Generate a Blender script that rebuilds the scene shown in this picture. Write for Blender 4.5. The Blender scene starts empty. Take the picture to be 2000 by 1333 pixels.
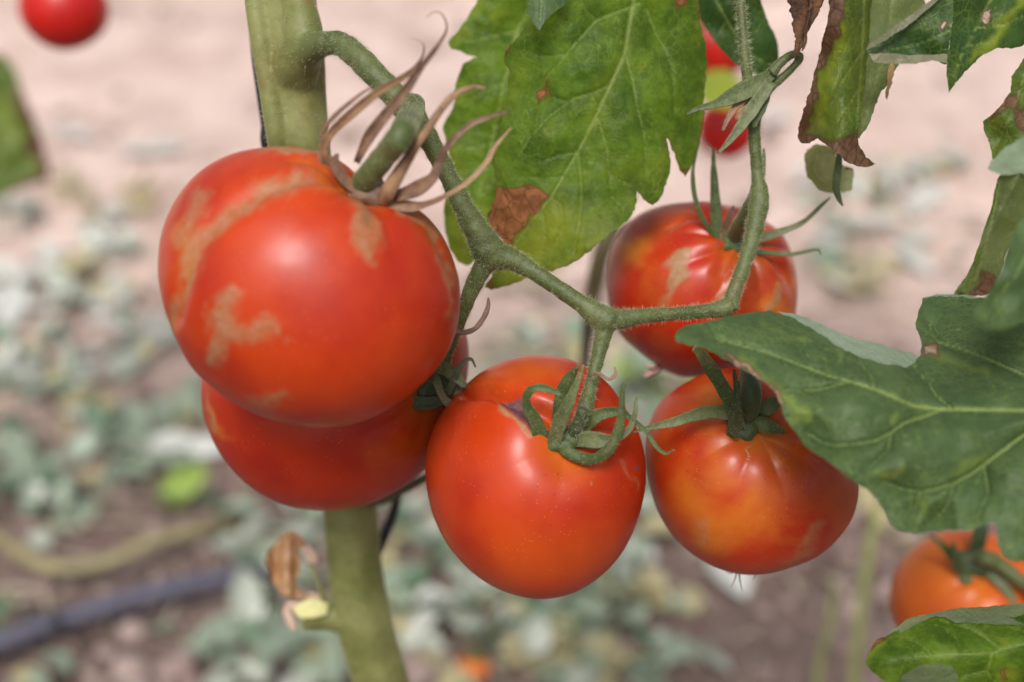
import bpy, math, random
import numpy as np
from mathutils import Vector, noise as mnoise
from mathutils.geometry import delaunay_2d_cdt

random.seed(7); rng = np.random.default_rng(7)
S = bpy.context.scene
COL = S.collection
R = math.radians

# ------------------------------------------------------------------ camera
K = 36.0/50.0/2000.0
PITCH = R(32)
CAM = np.array([0.0, 0.0, 0.75])
FW = np.array([0, math.cos(PITCH), -math.sin(PITCH)])
UP = np.array([0, math.sin(PITCH), math.cos(PITCH)])
RT = np.array([1.0, 0, 0])
cd = bpy.data.cameras.new('camera'); cam = bpy.data.objects.new('camera', cd); COL.objects.link(cam)
cam.location = CAM; cam.rotation_euler = (R(90)-PITCH, 0, 0)
cd.lens = 50; cd.sensor_width = 36; cd.clip_start = 0.01; cd.clip_end = 500
cd.dof.use_dof = True; cd.dof.focus_distance = 0.375; cd.dof.aperture_fstop = 5.8
S.camera = cam

# ------------------------------------------------------------------ light
SUN_EL, SUN_AZ = R(56), R(188)          # azimuth measured from +Y clockwise: behind the camera
w = bpy.data.worlds.new('World'); S.world = w; w.use_nodes = True
nt = w.node_tree; bg = nt.nodes['Background']
sky = nt.nodes.new('ShaderNodeTexSky'); sky.sky_type = 'NISHITA'; sky.sun_disc = False
sky.sun_elevation = SUN_EL; sky.sun_rotation = SUN_AZ; sky.air_density = 1.0; sky.dust_density = 5.0; sky.ozone_density = 1.0
hs = nt.nodes.new('ShaderNodeHueSaturation'); hs.inputs['Saturation'].default_value = 0.5
nt.links.new(sky.outputs[0], hs.inputs['Color']); nt.links.new(hs.outputs[0], bg.inputs[0])
bg.inputs[1].default_value = 0.068
sd = bpy.data.lights.new('sun', 'SUN'); sun = bpy.data.objects.new('sun', sd); COL.objects.link(sun)
sd.energy = 1.5; sd.angle = R(20); sd.color = (1.0, 0.96, 0.93)
sdir = Vector((math.sin(SUN_AZ)*math.cos(SUN_EL), math.cos(SUN_AZ)*math.cos(SUN_EL), math.sin(SUN_EL)))
sun.rotation_euler = sdir.to_track_quat('Z', 'Y').to_euler()
S.view_settings.view_transform = 'Standard'; S.view_settings.look = 'None'
S.view_settings.exposure = 0.92; S.view_settings.gamma = 1.0
S.view_settings.use_curve_mapping = False

# ------------------------------------------------------------------ helpers
def P(px, py, d):
    """a point of the place, given by the direction it is seen in (photo pixels) and its depth in metres"""
    return CAM + FW*d + RT*((px-1000)*K*d) + UP*((666.5-py)*K*d)
def PA(px, py, d):
    px = np.asarray(px, float); py = np.asarray(py, float); d = np.asarray(d, float)
    return CAM[None] + FW[None]*d[:, None] + RT[None]*((px-1000)*K*d)[:, None] + UP[None]*((666.5-py)*K*d)[:, None]
def G(px, py, z=0.0):
    """where the line of sight meets the ground"""
    v = FW + RT*((px-1000)*K) + UP*((666.5-py)*K)
    return CAM + v*((z-CAM[2])/v[2])

wloc = {}
def thing(name, label, cat, loc, group=None):
    o = bpy.data.objects.new(name, None); COL.objects.link(o)
    o.empty_display_size = 0.01
    o.location = loc; wloc[o] = np.array(loc, float)
    o['label'] = label; o['category'] = cat
    if group: o['group'] = group
    return o
def obj(name, V, F, mat, parent=None, attrs=None, label=None, kind=None, smooth=True):
    V = np.asarray(V, float)
    base = wloc[parent] if parent is not None else np.zeros(3)
    me = bpy.data.meshes.new(name)
    me.from_pydata((V-base).tolist(), [], F if isinstance(F, list) else F.tolist())
    if smooth: me.polygons.foreach_set('use_smooth', [True]*len(me.polygons))
    if attrs is not None:
        a = me.attributes.new('mark', 'FLOAT_COLOR', 'POINT')
        a.data.foreach_set('color', np.asarray(attrs, np.float32).ravel())
    me.materials.append(mat); me.update()
    o = bpy.data.objects.new(name, me); COL.objects.link(o)
    if parent is not None: o.parent = parent
    wloc[o] = base
    if label: o['label'] = label
    if kind: o['kind'] = kind
    return o

def cr(pts, n):
    """Catmull-Rom through rows of pts, n samples per span"""
    p = np.asarray(pts, float); p = np.vstack([2*p[0]-p[1], p, 2*p[-1]-p[-2]])
    out = []
    for i in range(1, len(p)-2):
        for j in range(n):
            t = j/n
            out.append(.5*((2*p[i]) + (-p[i-1]+p[i+1])*t + (2*p[i-1]-5*p[i]+4*p[i+1]-p[i+2])*t*t + (-p[i-1]+3*p[i]-3*p[i+1]+p[i+2])*t**3))
    out.append(p[-2]); return np.array(out)
def nrm(v): return v/(np.linalg.norm(v, axis=-1, keepdims=True)+1e-12)

def tube(pts, rad, ns=12, flat=1.0, ref=None, ridge=None, cup=0.0, twist=0.0, wob=0.0):
    """closed tube; rad per point; flat<1 squashes it towards direction ref (blades); cup bends the blade across"""
    p = np.asarray(pts, float); n = len(p); rad = np.broadcast_to(np.asarray(rad, float), (n,))
    t = nrm(np.gradient(p, axis=0))
    if ref is None: ref = np.array([.13, .31, .94])
    V = []; a = np.linspace(0, 2*np.pi, ns, endpoint=False)
    u = np.cross(t[0], ref); u = nrm(u)
    for i in range(n):
        if flat < 1 or cup:
            uu = nrm(np.cross(t[i], ref)); 
            if np.dot(uu, u) < 0: uu = -uu
            u = nrm(uu*.6 + u*.4)
        u = nrm(u - t[i]*np.dot(u, t[i])); v = np.cross(t[i], u)
        tw = twist*i/max(1, n-1)
        uc = u*math.cos(tw)+v*math.sin(tw); vc = -u*math.sin(tw)+v*math.cos(tw)
        r = rad[i]*(1 + (ridge(a) if ridge else 0))
        if wob: r = r*(1+wob*np.sin(a*2+i*.9)+wob*np.cos(i*1.7))
        x = np.cos(a)*r; y = np.sin(a)*r*flat + cup*(np.abs(np.cos(a))-.3)*rad[i]
        V.append(p[i] + uc[None]*x[:, None] + vc[None]*y[:, None])
    V = np.vstack(V); F = []
    for i in range(n-1):
        for j in range(ns):
            k = (j+1) % ns
            F.append((i*ns+j, i*ns+k, (i+1)*ns+k, (i+1)*ns+j))
    F.append(tuple(range(ns))[::-1]); F.append(tuple((n-1)*ns+j for j in range(ns)))
    return V, F
def join(parts):
    V = []; F = []; o = 0
    for v, f in parts:
        V.append(v); F += [tuple(i+o for i in q) for q in f]; o += len(v)
    return np.vstack(V), F
def px_path(rows, n=6):
    """rows (px, py, depth, width_px) -> world points and radii"""
    c = cr(rows, n); return PA(c[:, 0], c[:, 1], c[:, 2]), c[:, 3]*.5*K*c[:, 2]
def px_tube(rows, n=6, **kw):
    p, r = px_path(rows, n); return tube(p, np.maximum(r, 1e-5), **kw)
def fuse(parts, voxel, smooth=4):
    """grow several crossing tubes into one skin"""
    V, F = join(parts)
    me = bpy.data.meshes.new('tmp'); me.from_pydata(V.tolist(), [], F)
    o = bpy.data.objects.new('tmp', me); COL.objects.link(o)
    m = o.modifiers.new('r', 'REMESH'); m.mode = 'VOXEL'; m.voxel_size = voxel; m.use_smooth_shade = True
    s = o.modifiers.new('s', 'SMOOTH'); s.factor = .5; s.iterations = smooth
    dg = bpy.context.evaluated_depsgraph_get(); me2 = bpy.data.meshes.new_from_object(o.evaluated_get(dg))
    nv = len(me2.vertices); co = np.empty(nv*3); me2.vertices.foreach_get('co', co)
    F2 = [tuple(q.vertices) for q in me2.polygons]
    bpy.data.objects.remove(o); bpy.data.meshes.remove(me); bpy.data.meshes.remove(me2)
    return co.reshape(-1, 3), F2
def hairs(V, F, count, length, rad=4.2e-5, pick=None):
    """fine plant hairs standing on a surface: thin bent three-sided spikes"""
    V = np.asarray(V); Q = np.array([f[:3] for f in F]); 
    a, b, c = V[Q[:, 0]], V[Q[:, 1]], V[Q[:, 2]]
    n = np.cross(b-a, c-a); ar = np.linalg.norm(n, axis=1)
    idx = rng.choice(len(Q), count, p=ar/ar.sum())
    w1 = rng.random((count, 1)); w2 = rng.random((count, 1))*(1-w1)
    p = a[idx]+(b-a)[idx]*w1+(c-a)[idx]*w2; d = nrm(n[idx])
    L = length*(.35+1.0*rng.random((count, 1)))
    d = nrm(d + rng.normal(0, .35, (count, 3))); bend = rng.normal(0, .35, (count, 3)); bend[:, 2] -= .15
    u = nrm(np.cross(d, rng.normal(size=(count, 3)))); v = np.cross(d, u)
    VV = []; 
    for (s, rr, bb) in ((0, 1, 0), (.55, .75, .3)):
        c0 = p - d*1e-4*(s == 0) + d*L*s + bend*L*bb*s
        for k in range(3):
            an = k*2.0944; VV.append(c0 + (u*math.cos(an)+v*math.sin(an))*rad*rr)
    VV.append(p + nrm(d+bend*.9)*L)
    VV = np.stack(VV, 1).reshape(-1, 3)
    o = (np.arange(count)*7)[:, None]
    f = []
    for k in range(3):
        k2 = (k+1) % 3
        f.append(np.hstack([o+k, o+k2, o+3+k2])); f.append(np.hstack([o+k, o+3+k2, o+3+k])); f.append(np.hstack([o+3+k, o+3+k2, o+6]))
    return VV, np.vstack(f)

class Wn:
    """cheap smooth random field from sinusoids"""
    def __init__(s, seed, freq, k=14, dim=3):
        r = np.random.default_rng(seed); s.w = r.normal(0, freq, (k, dim)); s.p = r.random(k)*6.283; s.k = k
    def __call__(s, X): return np.sin(X@s.w.T + s.p).sum(1)/math.sqrt(s.k/2)
def segdist(X, Y, line):
    """distance to a polyline, and interpolated width rows (x, y, w)"""
    best = np.full(X.shape, 1e9); wd = np.ones(X.shape)
    for (x0, y0, w0), (x1, y1, w1) in zip(line[:-1], line[1:]):
        dx, dy = x1-x0, y1-y0; t = np.clip(((X-x0)*dx+(Y-y0)*dy)/(dx*dx+dy*dy+1e-9), 0, 1)
        dd = np.hypot(X-x0-t*dx, Y-y0-t*dy); ww = w0+(w1-w0)*t
        m = dd-ww < best-wd; best = np.where(m, dd, best); wd = np.where(m, ww, wd)
    return best, wd
def inpoly(X, Y, poly):
    r = np.zeros(X.shape, bool); p = np.asarray(poly, float); j = len(p)-1
    for i in range(len(p)):
        c = ((p[i, 1] > Y) != (p[j, 1] > Y)) & (X < (p[j, 0]-p[i, 0])*(Y-p[i, 1])/(p[j, 1]-p[i, 1]+1e-12)+p[i, 0])
        r ^= c; j = i
    return r
def polydist(X, Y, poly):
    pl = [(x, y, 0) for x, y in poly]; d, _ = segdist(X, Y, pl+[pl[0]]); return np.where(inpoly(X, Y, poly), -d, d)
def sstep(a, b, x): t = np.clip((x-a)/(b-a), 0, 1); return t*t*(3-2*t)

# ------------------------------------------------------------------ materials
class NT:
    def __init__(s, name):
        s.m = bpy.data.materials.new(name); s.m.use_nodes = True; s.t = s.m.node_tree; s.b = s.t.nodes['Principled BSDF']
        s.out = s.t.nodes['Material Output']; s.co = s.n('ShaderNodeTexCoord').outputs['Object']
    def n(s, ty, **kw):
        n = s.t.nodes.new(ty)
        for k, v in kw.items(): setattr(n, k, v)
        return n
    def L(s, a, b): s.t.links.new(a, b)
    def noise(s, scale, detail=3, rough=.55, dist=0.0):
        n = s.n('ShaderNodeTexNoise'); n.inputs['Scale'].default_value = scale; n.inputs['Detail'].default_value = detail
        n.inputs['Roughness'].default_value = rough; n.inputs['Distortion'].default_value = dist; s.L(s.co, n.inputs['Vector']); return n.outputs['Fac']
    def voro(s, scale, feature='F1'):
        n = s.n('ShaderNodeTexVoronoi', feature=feature); n.inputs['Scale'].default_value = scale; s.L(s.co, n.inputs['Vector']); return n.outputs['Distance']
    def rng(s, x, a, b, c=0., d=1.):
        n = s.n('ShaderNodeMapRange', interpolation_type='SMOOTHSTEP'); s.L(x, n.inputs[0])
        for i, v in enumerate((a, b, c, d)): n.inputs[i+1].default_value = v
        return n.outputs[0]
    def math(s, op, a, b=0.5):
        n = s.n('ShaderNodeMath', operation=op)
        for i, v in enumerate((a, b)):
            if isinstance(v, (int, float)): n.inputs[i].default_value = v
            else: s.L(v, n.inputs[i])
        return n.outputs[0]
    def mix(s, f, a, b, mode='MIX'):
        n = s.n('ShaderNodeMix', data_type='RGBA', blend_type=mode)
        for i, v in ((0, f), (6, a), (7, b)):
            if isinstance(v, (int, float)): n.inputs[i].default_value = v
            elif isinstance(v, tuple): n.inputs[i].default_value = (*v, 1)
            else: s.L(v, n.inputs[i])
        return n.outputs[2]
    def attr(s):
        a = s.n('ShaderNodeAttribute'); a.attribute_name = 'mark'; c = s.n('ShaderNodeSeparateColor'); s.L(a.outputs['Color'], c.inputs[0])
        return c.outputs[0], c.outputs[1], c.outputs[2], a.outputs['Alpha']
    def bump(s, h, dist, strength=1.0, prev=None):
        b = s.n('ShaderNodeBump'); b.inputs['Distance'].default_value = dist; b.inputs['Strength'].default_value = strength
        s.L(h, b.inputs['Height']); 
        if prev is not None: s.L(prev, b.inputs['Normal'])
        return b.outputs[0]
    def set(s, col=None, rough=None, normal=None, **kw):
        if col is not None:
            if isinstance(col, tuple): s.b.inputs['Base Color'].default_value = (*col, 1)
            else: s.L(col, s.b.inputs['Base Color'])
        if rough is not None:
            if isinstance(rough, (int, float)): s.b.inputs['Roughness'].default_value = rough
            else: s.L(rough, s.b.inputs['Roughness'])
        if normal is not None: s.L(normal, s.b.inputs['Normal'])
        for k, v in kw.items(): s.b.inputs[k.replace('_', ' ')].default_value = v
        return s.m

def mat_tomato(name, red, deep, mott=0.0, rough=.37):
    m = NT(name); sc, ye, dk, _ = m.attr()
    big = m.rng(m.noise(38, 3), .35, .7); fine = m.noise(700, 2)
    c = m.mix(big, red, deep)
    ymask = m.math('MULTIPLY', m.rng(m.noise(60, 4, .6, .4), .35, .65), mott) if mott else 0.0
    yy = m.math('ADD', ye, ymask) if mott else ye
    yy = m.math('MINIMUM', yy, 1.0)
    c = m.mix(yy, c, (.52, .16, .015))
    sm = m.math('MULTIPLY', sc, m.rng(m.noise(120, 5, .7), .30, .66, .62, 1.0))
    scol = m.mix(m.rng(m.noise(420, 4, .7), .35, .7), (.31, .225, .12), (.25, .145, .045))
    c = m.mix(sm, c, scol)
    c = m.mix(dk, c, m.mix(m.noise(900, 3), (.035, .010, .012), (.20, .10, .11)))
    sp = m.rng(m.voro(820), .0, .16, 1., 0.)                      # pale pinprick lenticels
    sp = m.math('MULTIPLY', sp, m.rng(m.noise(110, 2), .42, .56)); sp = m.math('MULTIPLY', sp, .7)
    c = m.mix(sp, c, (.75, .35, .12))
    pr = m.math('MULTIPLY', m.rng(m.voro(430), .08, .17, 1., 0.), m.rng(m.noise(45, 1), .52, .60)); c = m.mix(m.math('MULTIPLY', pr, .55), c, (.16, .02, .01))
    r = m.math('ADD', m.math('MULTIPLY', sc, .22), m.rng(m.noise(90, 3), .3, .7, rough-.04, rough+.07))
    r = m.math('ADD', r, m.math('MULTIPLY', dk, .4))
    nb = m.bump(m.noise(1600, 2), .00003, .5); nb = m.bump(m.noise(70, 2), .0006, .25, nb)
    nb = m.bump(m.math('MULTIPLY', sc, m.noise(520, 5, .75)), .00045, .8, nb)
    m.set(c, r, nb, IOR=1.38); m.b.inputs['Coat Weight'].default_value = .12; m.b.inputs['Coat Roughness'].default_value = .16; m.b.inputs['Coat IOR'].default_value = 1.35; m.L(m.bump(m.noise(55, 2), .0009, .35), m.b.inputs['Coat Normal'])
    m.b.inputs['Subsurface Weight'].default_value = .06; m.b.inputs['Subsurface Radius'].default_value = (1, .2, .08)
    m.b.inputs['Subsurface Scale'].default_value = .003
    return m.m

def mat_leaf(name, g1, g2, trans=(.22, .38, .02), tw=.38, under=(.28, .32, .19), rough=.42, mott=.5, lime=(.26, .34, .03), b1=(.40, .17, .065), b2=(.17, .065, .028)):
    m = NT(name); ve, bu, ye, un = m.attr()
    mo = m.rng(m.noise(95, 6, .72), .36, .64); fi = m.noise(650, 4, .7)
    c = m.mix(mo, g1, g2)
    yy = m.math('ADD', ye, m.math('MULTIPLY', m.rng(m.noise(110, 5, .7), .55, .74), mott*.6)); yy = m.math('MINIMUM', yy, 1.)
    c = m.mix(yy, c, lime)
    dots = m.math('MULTIPLY', m.rng(m.voro(300), .05, .22, 1., 0.), m.rng(m.noise(60, 3), .5, .62)); dots = m.math('MULTIPLY', dots, .55)
    c = m.mix(dots, c, (.3, .36, .08))
    c = m.mix(m.math('MULTIPLY', fi, .35), c, m.mix(.5, g1, (.01, .02, .005)))
    net = m.math('MULTIPLY', m.rng(m.voro(430, 'DISTANCE_TO_EDGE'), 0., .12, 1., 0.), m.rng(m.noise(90, 3), .35, .65))
    c = m.mix(m.math('MULTIPLY', net, .3), c, (.17, .25, .05))
    c = m.mix(m.math('MULTIPLY', ve, .85), c, (.26, .35, .10))
    c = m.mix(un, c, m.mix(fi, under, tuple(x*.6 for x in under)))
    bc = m.mix(m.rng(m.noise(240, 5, .75), .38, .62), b1, b2)
    bc = m.mix(m.math('MULTIPLY', m.rng(m.noise(120, 3), .5, .7), .6), bc, tuple(min(1, x*1.35) for x in b1))
    edge = m.math('MULTIPLY', m.math('MULTIPLY', bu, m.math('SUBTRACT', 1.0, bu)), 3.6); bc = m.mix(edge, bc, (.05, .022, .012))
    crk = m.rng(m.voro(190, 'DISTANCE_TO_EDGE'), 0., .07, .7, 0.); bc = m.mix(crk, bc, tuple(x*.45 for x in b2))
    c = m.mix(bu, c, bc)
    h = m.math('ADD', m.math('MULTIPLY', net, -.5), m.math('MULTIPLY', fi, .35))
    nb = m.bump(h, .0003, .6); nb = m.bump(m.noise(170, 4), .0018, .6, nb)
    m.set(c, m.math('ADD', m.math('MULTIPLY', bu, .25), m.rng(m.noise(200, 3), .3, .7, rough-.06, rough+.12)), nb, IOR=1.33)
    tr = m.n('ShaderNodeBsdfTranslucent'); tc = m.mix(m.rng(m.noise(95, 6, .72), .36, .64), tuple(x*.55 for x in trans), trans); tc = m.mix(m.rng(m.noise(800, 4, .7), .4, .7, 0., .45), tc, tuple(x*.3 for x in trans)); tc = m.mix(m.math('MAXIMUM', yy, 0.), tc, (.45, .42, .03)); tc = m.mix(m.math('MULTIPLY', net, .3), tc, (.5, .55, .1)); tc = m.mix(bu, tc, (.3, .12, .03)); tc = m.mix(m.math('MULTIPLY', ve, .7), tc, (.50, .60, .16))
    m.L(tc, tr.inputs[0])
    mx = m.n('ShaderNodeMixShader'); mx.inputs[0].default_value = tw; m.L(m.b.outputs[0], mx.inputs[1]); m.L(tr.outputs[0], mx.inputs[2]); m.L(mx.outputs[0], m.out.inputs[0])
    return m.m

def mat_stem(name, a, b, c2=None, rough=.55, scale=70, k=1.0, sss=.1, blend=None):
    m = NT(name); c = m.mix(m.rng(m.noise(scale, 4, .6), .35, .65), a, b)
    if c2: c = m.mix(m.rng(m.noise(scale*.55, 4, .65, .5), .52, .68), c, c2)
    if blend: c = m.mix(m.attr()[0], c, m.mix(m.rng(m.noise(70, 4, .6), .35, .65), *blend))
    f = m.noise(1300, 3, .7); c = m.mix(m.rng(m.noise(420, 4, .7), .42, .75, 0., .75*k), c, tuple(x*.4 for x in a)); c = m.mix(m.math('MULTIPLY', f, .4*k), c, tuple(x*.35 for x in a))
    sp = m.rng(m.voro(1500), .0, .2, 1., 0.); c = m.mix(m.math('MULTIPLY', sp, .35), c, tuple(min(1, x*2.2+.1) for x in a))
    nb = m.bump(f, .0002*k, 1.); nb = m.bump(m.noise(300, 4, .65), .0007*k, .8, nb)
    m.set(c, rough, nb); m.b.inputs['Subsurface Weight'].default_value = sss; m.b.inputs['Subsurface Radius'].default_value = (.6, .8, .2); m.b.inputs['Subsurface Scale'].default_value = .0015; m.b.inputs['Sheen Weight'].default_value = .22; m.b.inputs['Sheen Roughness'].default_value = .4; m.b.inputs['Sheen Tint'].default_value = (.95, .92, .6, 1)
    return m.m
def mat_plain(name, a, b, scale=80, rough=.7, bumpd=.0005, tw=0.0):
    m = NT(name); c = m.mix(m.rng(m.noise(scale, 4, .65), .35, .65), a, b)
    m.set(c, rough, m.bump(m.noise(scale*4, 4, .7), bumpd, .8))
    if tw:
        tr = m.n('ShaderNodeBsdfTranslucent'); tr.inputs[0].default_value = (*[min(1, x*1.2) for x in a], 1)
        mx = m.n('ShaderNodeMixShader'); mx.inputs[0].default_value = tw; m.L(m.b.outputs[0], mx.inputs[1]); m.L(tr.outputs[0], mx.inputs[2]); m.L(mx.outputs[0], m.out.inputs[0])
    return m.m

M = {}
M['stem'] = mat_stem('green stem skin', (.125, .140, .030), (.23, .24, .08), (.17, .125, .03), k=.35, scale=45, blend=((.066, .092, .020), (.115, .140, .042)))
M['truss'] = mat_stem('truss skin', (.066, .092, .020), (.115, .140, .042), (.115, .10, .030), k=.7)
M['sepal'] = mat_stem('sepal skin', (.055, .085, .016), (.10, .13, .035), (.13, .10, .035), sss=0)
M['sepal_pale'] = mat_stem('pale sepal skin', (.10, .125, .040), (.16, .18, .075), (.17, .12, .065), sss=0)
M['sepal_dark'] = mat_stem('dark sepal skin', (.032, .055, .014), (.055, .08, .026), sss=0)
M['dry'] = mat_plain('dried sepal', (.36, .22, .12), (.17, .085, .045), 160, .6, .0003, .12)
M['dry_dark'] = mat_plain('dark dried sepal', (.23, .13, .075), (.09, .045, .028), 160, .6, .0003, .05)
M['hair'] = mat_plain('plant hairs', (.62, .62, .42), (.5, .5, .32), 80, .45, .0001, .3)
M['black'] = mat_plain('black twine', (.012, .012, .013), (.02, .02, .02), 300, .6)
M['twig'] = mat_stem('old brown shoot', (.13, .10, .04), (.09, .06, .025), sss=0)

# ------------------------------------------------------------------ ground
def ground_h(x, y):
    p = Vector((x, y, 0))
    near = 1-min(1, max(0, (y-1.15)/.5))
    h = .022*mnoise.noise(p*3.1) + (.006+.012*near)*mnoise.noise(p*11) + (.003+.009*near)*mnoise.noise(p*29) + .0035*mnoise.noise(p*70)
    return h
def axis(lo, hi, step, far):
    a = list(np.arange(lo, hi, step)); s = step; v = hi
    out = []
    while v < far: out.append(v); s *= 1.35; v += s
    left = []; s = step; v = lo
    while v > -far: s *= 1.35; v -= s; left.append(v)
    return np.array(left[::-1]+a+out)
gx = axis(-1.3, 1.3, .011, 60); gy = axis(.55, 3.0, .011, 60)
gv = [(x, y, ground_h(x, y) if (abs(x) < 4 and -3 < y < 6) else 0.0) for y in gy for x in gx]
nx = len(gx); gf = [(j*nx+i, j*nx+i+1, (j+1)*nx+i+1, (j+1)*nx+i) for j in range(len(gy)-1) for i in range(nx-1)]
m = NT('dry soil')
sep = m.n('ShaderNodeSeparateXYZ'); m.L(m.co, sep.inputs[0])
yy = m.math('ADD', sep.outputs[1], m.math('MULTIPLY', m.math('SUBTRACT', m.noise(2.2, 4), .5), 1.1))
path = m.rng(yy, .86, 1.42)
soil = m.mix(m.rng(m.noise(14, 6, .7), .3, .7), (.155, .100, .083), (.27, .19, .165))
soil = m.mix(m.rng(m.noise(5, 3), .5, .72), soil, (.085, .055, .045))
dust = m.mix(m.rng(m.noise(9, 6, .7), .38, .64), (.82, .63, .55), (.62, .45, .38))
c = m.mix(path, soil, dust)
c = m.mix(m.math('MULTIPLY', m.rng(m.noise(60, 5, .75), .55, .75), .5), c, (.10, .07, .055))
c = m.mix(m.math('MULTIPLY', m.rng(m.voro(55), .0, .25, 1, 0), .4), c, (.6, .54, .48))
m.set(c, .95, m.bump(m.noise(90, 6, .75), .008, .9))
g = obj('ground', gv, gf, m.m, kind='structure')

# soil clods and crumbs
def blob(c, r, seed, n=1):
    f = Wn(seed, 1.6, 6); th = np.linspace(0, 2*np.pi, 7, endpoint=False); V = [(0, 0, 1)]
    for ph in (.8, 1.6, 2.4): V += [(math.sin(ph)*math.cos(t+ph), math.sin(ph)*math.sin(t+ph), math.cos(ph)) for t in th]
    V.append((0, 0, -1)); V = np.array(V); V = V*(1+.28*f(V*1.3))[:, None]*np.array([1, .85, .6])*r + c
    F = [(0, 1+i, 1+(i+1) % 7) for i in range(7)]
    for k in range(2):
        F += [(1+k*7+i, 1+(k+1)*7+i, 1+(k+1)*7+(i+1) % 7, 1+k*7+(i+1) % 7) for i in range(7)]
    F += [(22, 15+(i+1) % 7, 15+i) for i in range(7)]
    return V, F
cl = []
for i in range(1500):
    px = random.uniform(-150, 2150); py = random.uniform(-80, 1500); q = G(px, py)
    if py < 500 and random.random() < .7: continue
    r = random.choice([.003, .005, .006, .009, .014])*random.uniform(.7, 1.3)
    cl.append(blob(np.array([q[0], q[1], ground_h(q[0], q[1])+r*.2]), r, i))
V, F = join(cl)
obj('soil_clods', V, F, mat_plain('soil clods', (.20, .135, .115), (.34, .26, .23), 30, .95, .003), kind='stuff')

# straw and stalk litter on the ground
lt = []
for i in range(450):
    px = random.uniform(-100, 2100); py = random.triangular(150, 1450, 900); q = G(px, py)
    a = random.uniform(0, 6.28); l = random.uniform(.015, .07); h0 = ground_h(q[0], q[1])+.002; b_ = random.uniform(-.4, .4)
    pts = [(q[0], q[1], h0), (q[0]+math.cos(a)*l*.5, q[1]+math.sin(a)*l*.5, h0+random.uniform(.001, .014)), (q[0]+math.cos(a+b_)*l, q[1]+math.sin(a+b_)*l, h0+random.uniform(0, .01))]
    lt.append(tube(cr(pts, 2), random.uniform(.0006, .0018), 4))
V, F = join(lt)
obj('straw_litter', V, F, mat_plain('straw litter', (.50, .43, .32), (.28, .22, .16), 12, .7, .0005), kind='stuff')

# ------------------------------------------------------------------ weeds on the soil
def weed_leaf_mesh(name, L, Wd, mat, fold):
    n = 7; V = []; F = []
    for i in range(n):
        t = i/(n-1); wv = Wd*math.sin(math.pi*min(1, (t*.93+.07)))**.7*(1-.35*t)
        zc = -.25*L*t*t+.12*L*t
        for s in (-1, -.5, 0, .5, 1): V.append((s*wv, t*L-(.12*L*abs(s) if i == 0 else 0), zc+abs(s)*wv*fold))
    for i in range(n-1):
        for j in range(4): F.append((i*5+j, i*5+j+1, (i+1)*5+j+1, (i+1)*5+j))
    me = bpy.data.meshes.new(name); me.from_pydata(V, [], F); me.polygons.foreach_set('use_smooth', [True]*len(F)); me.materials.append(mat); return me
WM = [mat_plain('weed leaf grey green', (.31, .37, .28), (.18, .24, .16), 25, .38, .001, .15),
      mat_plain('weed leaf blue green', (.42, .45, .38), (.26, .31, .23), 25, .35, .001, .15),
      mat_plain('weed leaf dark green', (.13, .21, .13), (.08, .15, .08), 25, .4, .001, .15),
      mat_plain('weed leaf lime', (.30, .42, .08), (.28, .42, .07), 25, .45, .001, .3),
      mat_plain('weed leaf straw', (.52, .46, .27), (.36, .33, .16), 25, .6, .001, .2),
      mat_plain('weed leaf painted sheen', (.64, .65, .60), (.48, .50, .44), 25, .4, .001, .15)]  # last one: blurred gloss of the leaves painted in as whitish colour
leafm = {}
for mi, mm in enumerate(WM):
    leafm[mi] = [weed_leaf_mesh('weed_leaf', L, Wd, mm, fo) for L, Wd, fo in ((.034, .013, .2), (.026, .012, -.15), (.042, .015, .35))]
stem_weed = mat_plain('weed stalk', (.36, .36, .2), (.25, .24, .12), 40, .6)
def weed(px, py, mi, nl, spread, label, group, hi=.03, scale=1.0, name='weed_plant'):
    q = G(px, py); z = ground_h(q[0], q[1]); t = thing(name, label, 'weed', (q[0], q[1], z), group)
    st = []
    rs = random.Random(int(px*7+py*13))
    ns = max(1, nl//4)
    tips = []
    for s in range(ns):
        a = rs.uniform(0, 6.28); l = spread*rs.uniform(.5, 1.1)
        pts = [(0, 0, -.004)]
        for k in range(1, 5):
            a += rs.uniform(-.5, .5); pts.append((pts[-1][0]+math.cos(a)*l/4, pts[-1][1]+math.sin(a)*l/4, hi*rs.uniform(.2, 1.0)))
        st.append(tube(cr(np.array(pts)+wloc[t], 3), .0011*scale, 5)); tips.append(pts)
    V, F = join(st); obj('stalk', V, F, stem_weed, t)
    for k in range(nl):
        pt = rs.choice(rs.choice(tips)[1:])
        mk = mi if rs.random() < .75 else rs.choice([0, 1, 2, 4, 5, 4])
        o = bpy.data.objects.new('leaf', rs.choice(leafm[mk])); COL.objects.link(o); o.parent = t
        sc = scale*rs.uniform(.7, 1.25); o.scale = (sc, sc, sc)
        o.location = (pt[0]+rs.gauss(0, .006), pt[1]+rs.gauss(0, .006), pt[2]+rs.uniform(0, .01))
        o.rotation_euler = (rs.gauss(.15, .45), rs.gauss(0, .45), rs.uniform(0, 6.28))
    return t
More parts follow.
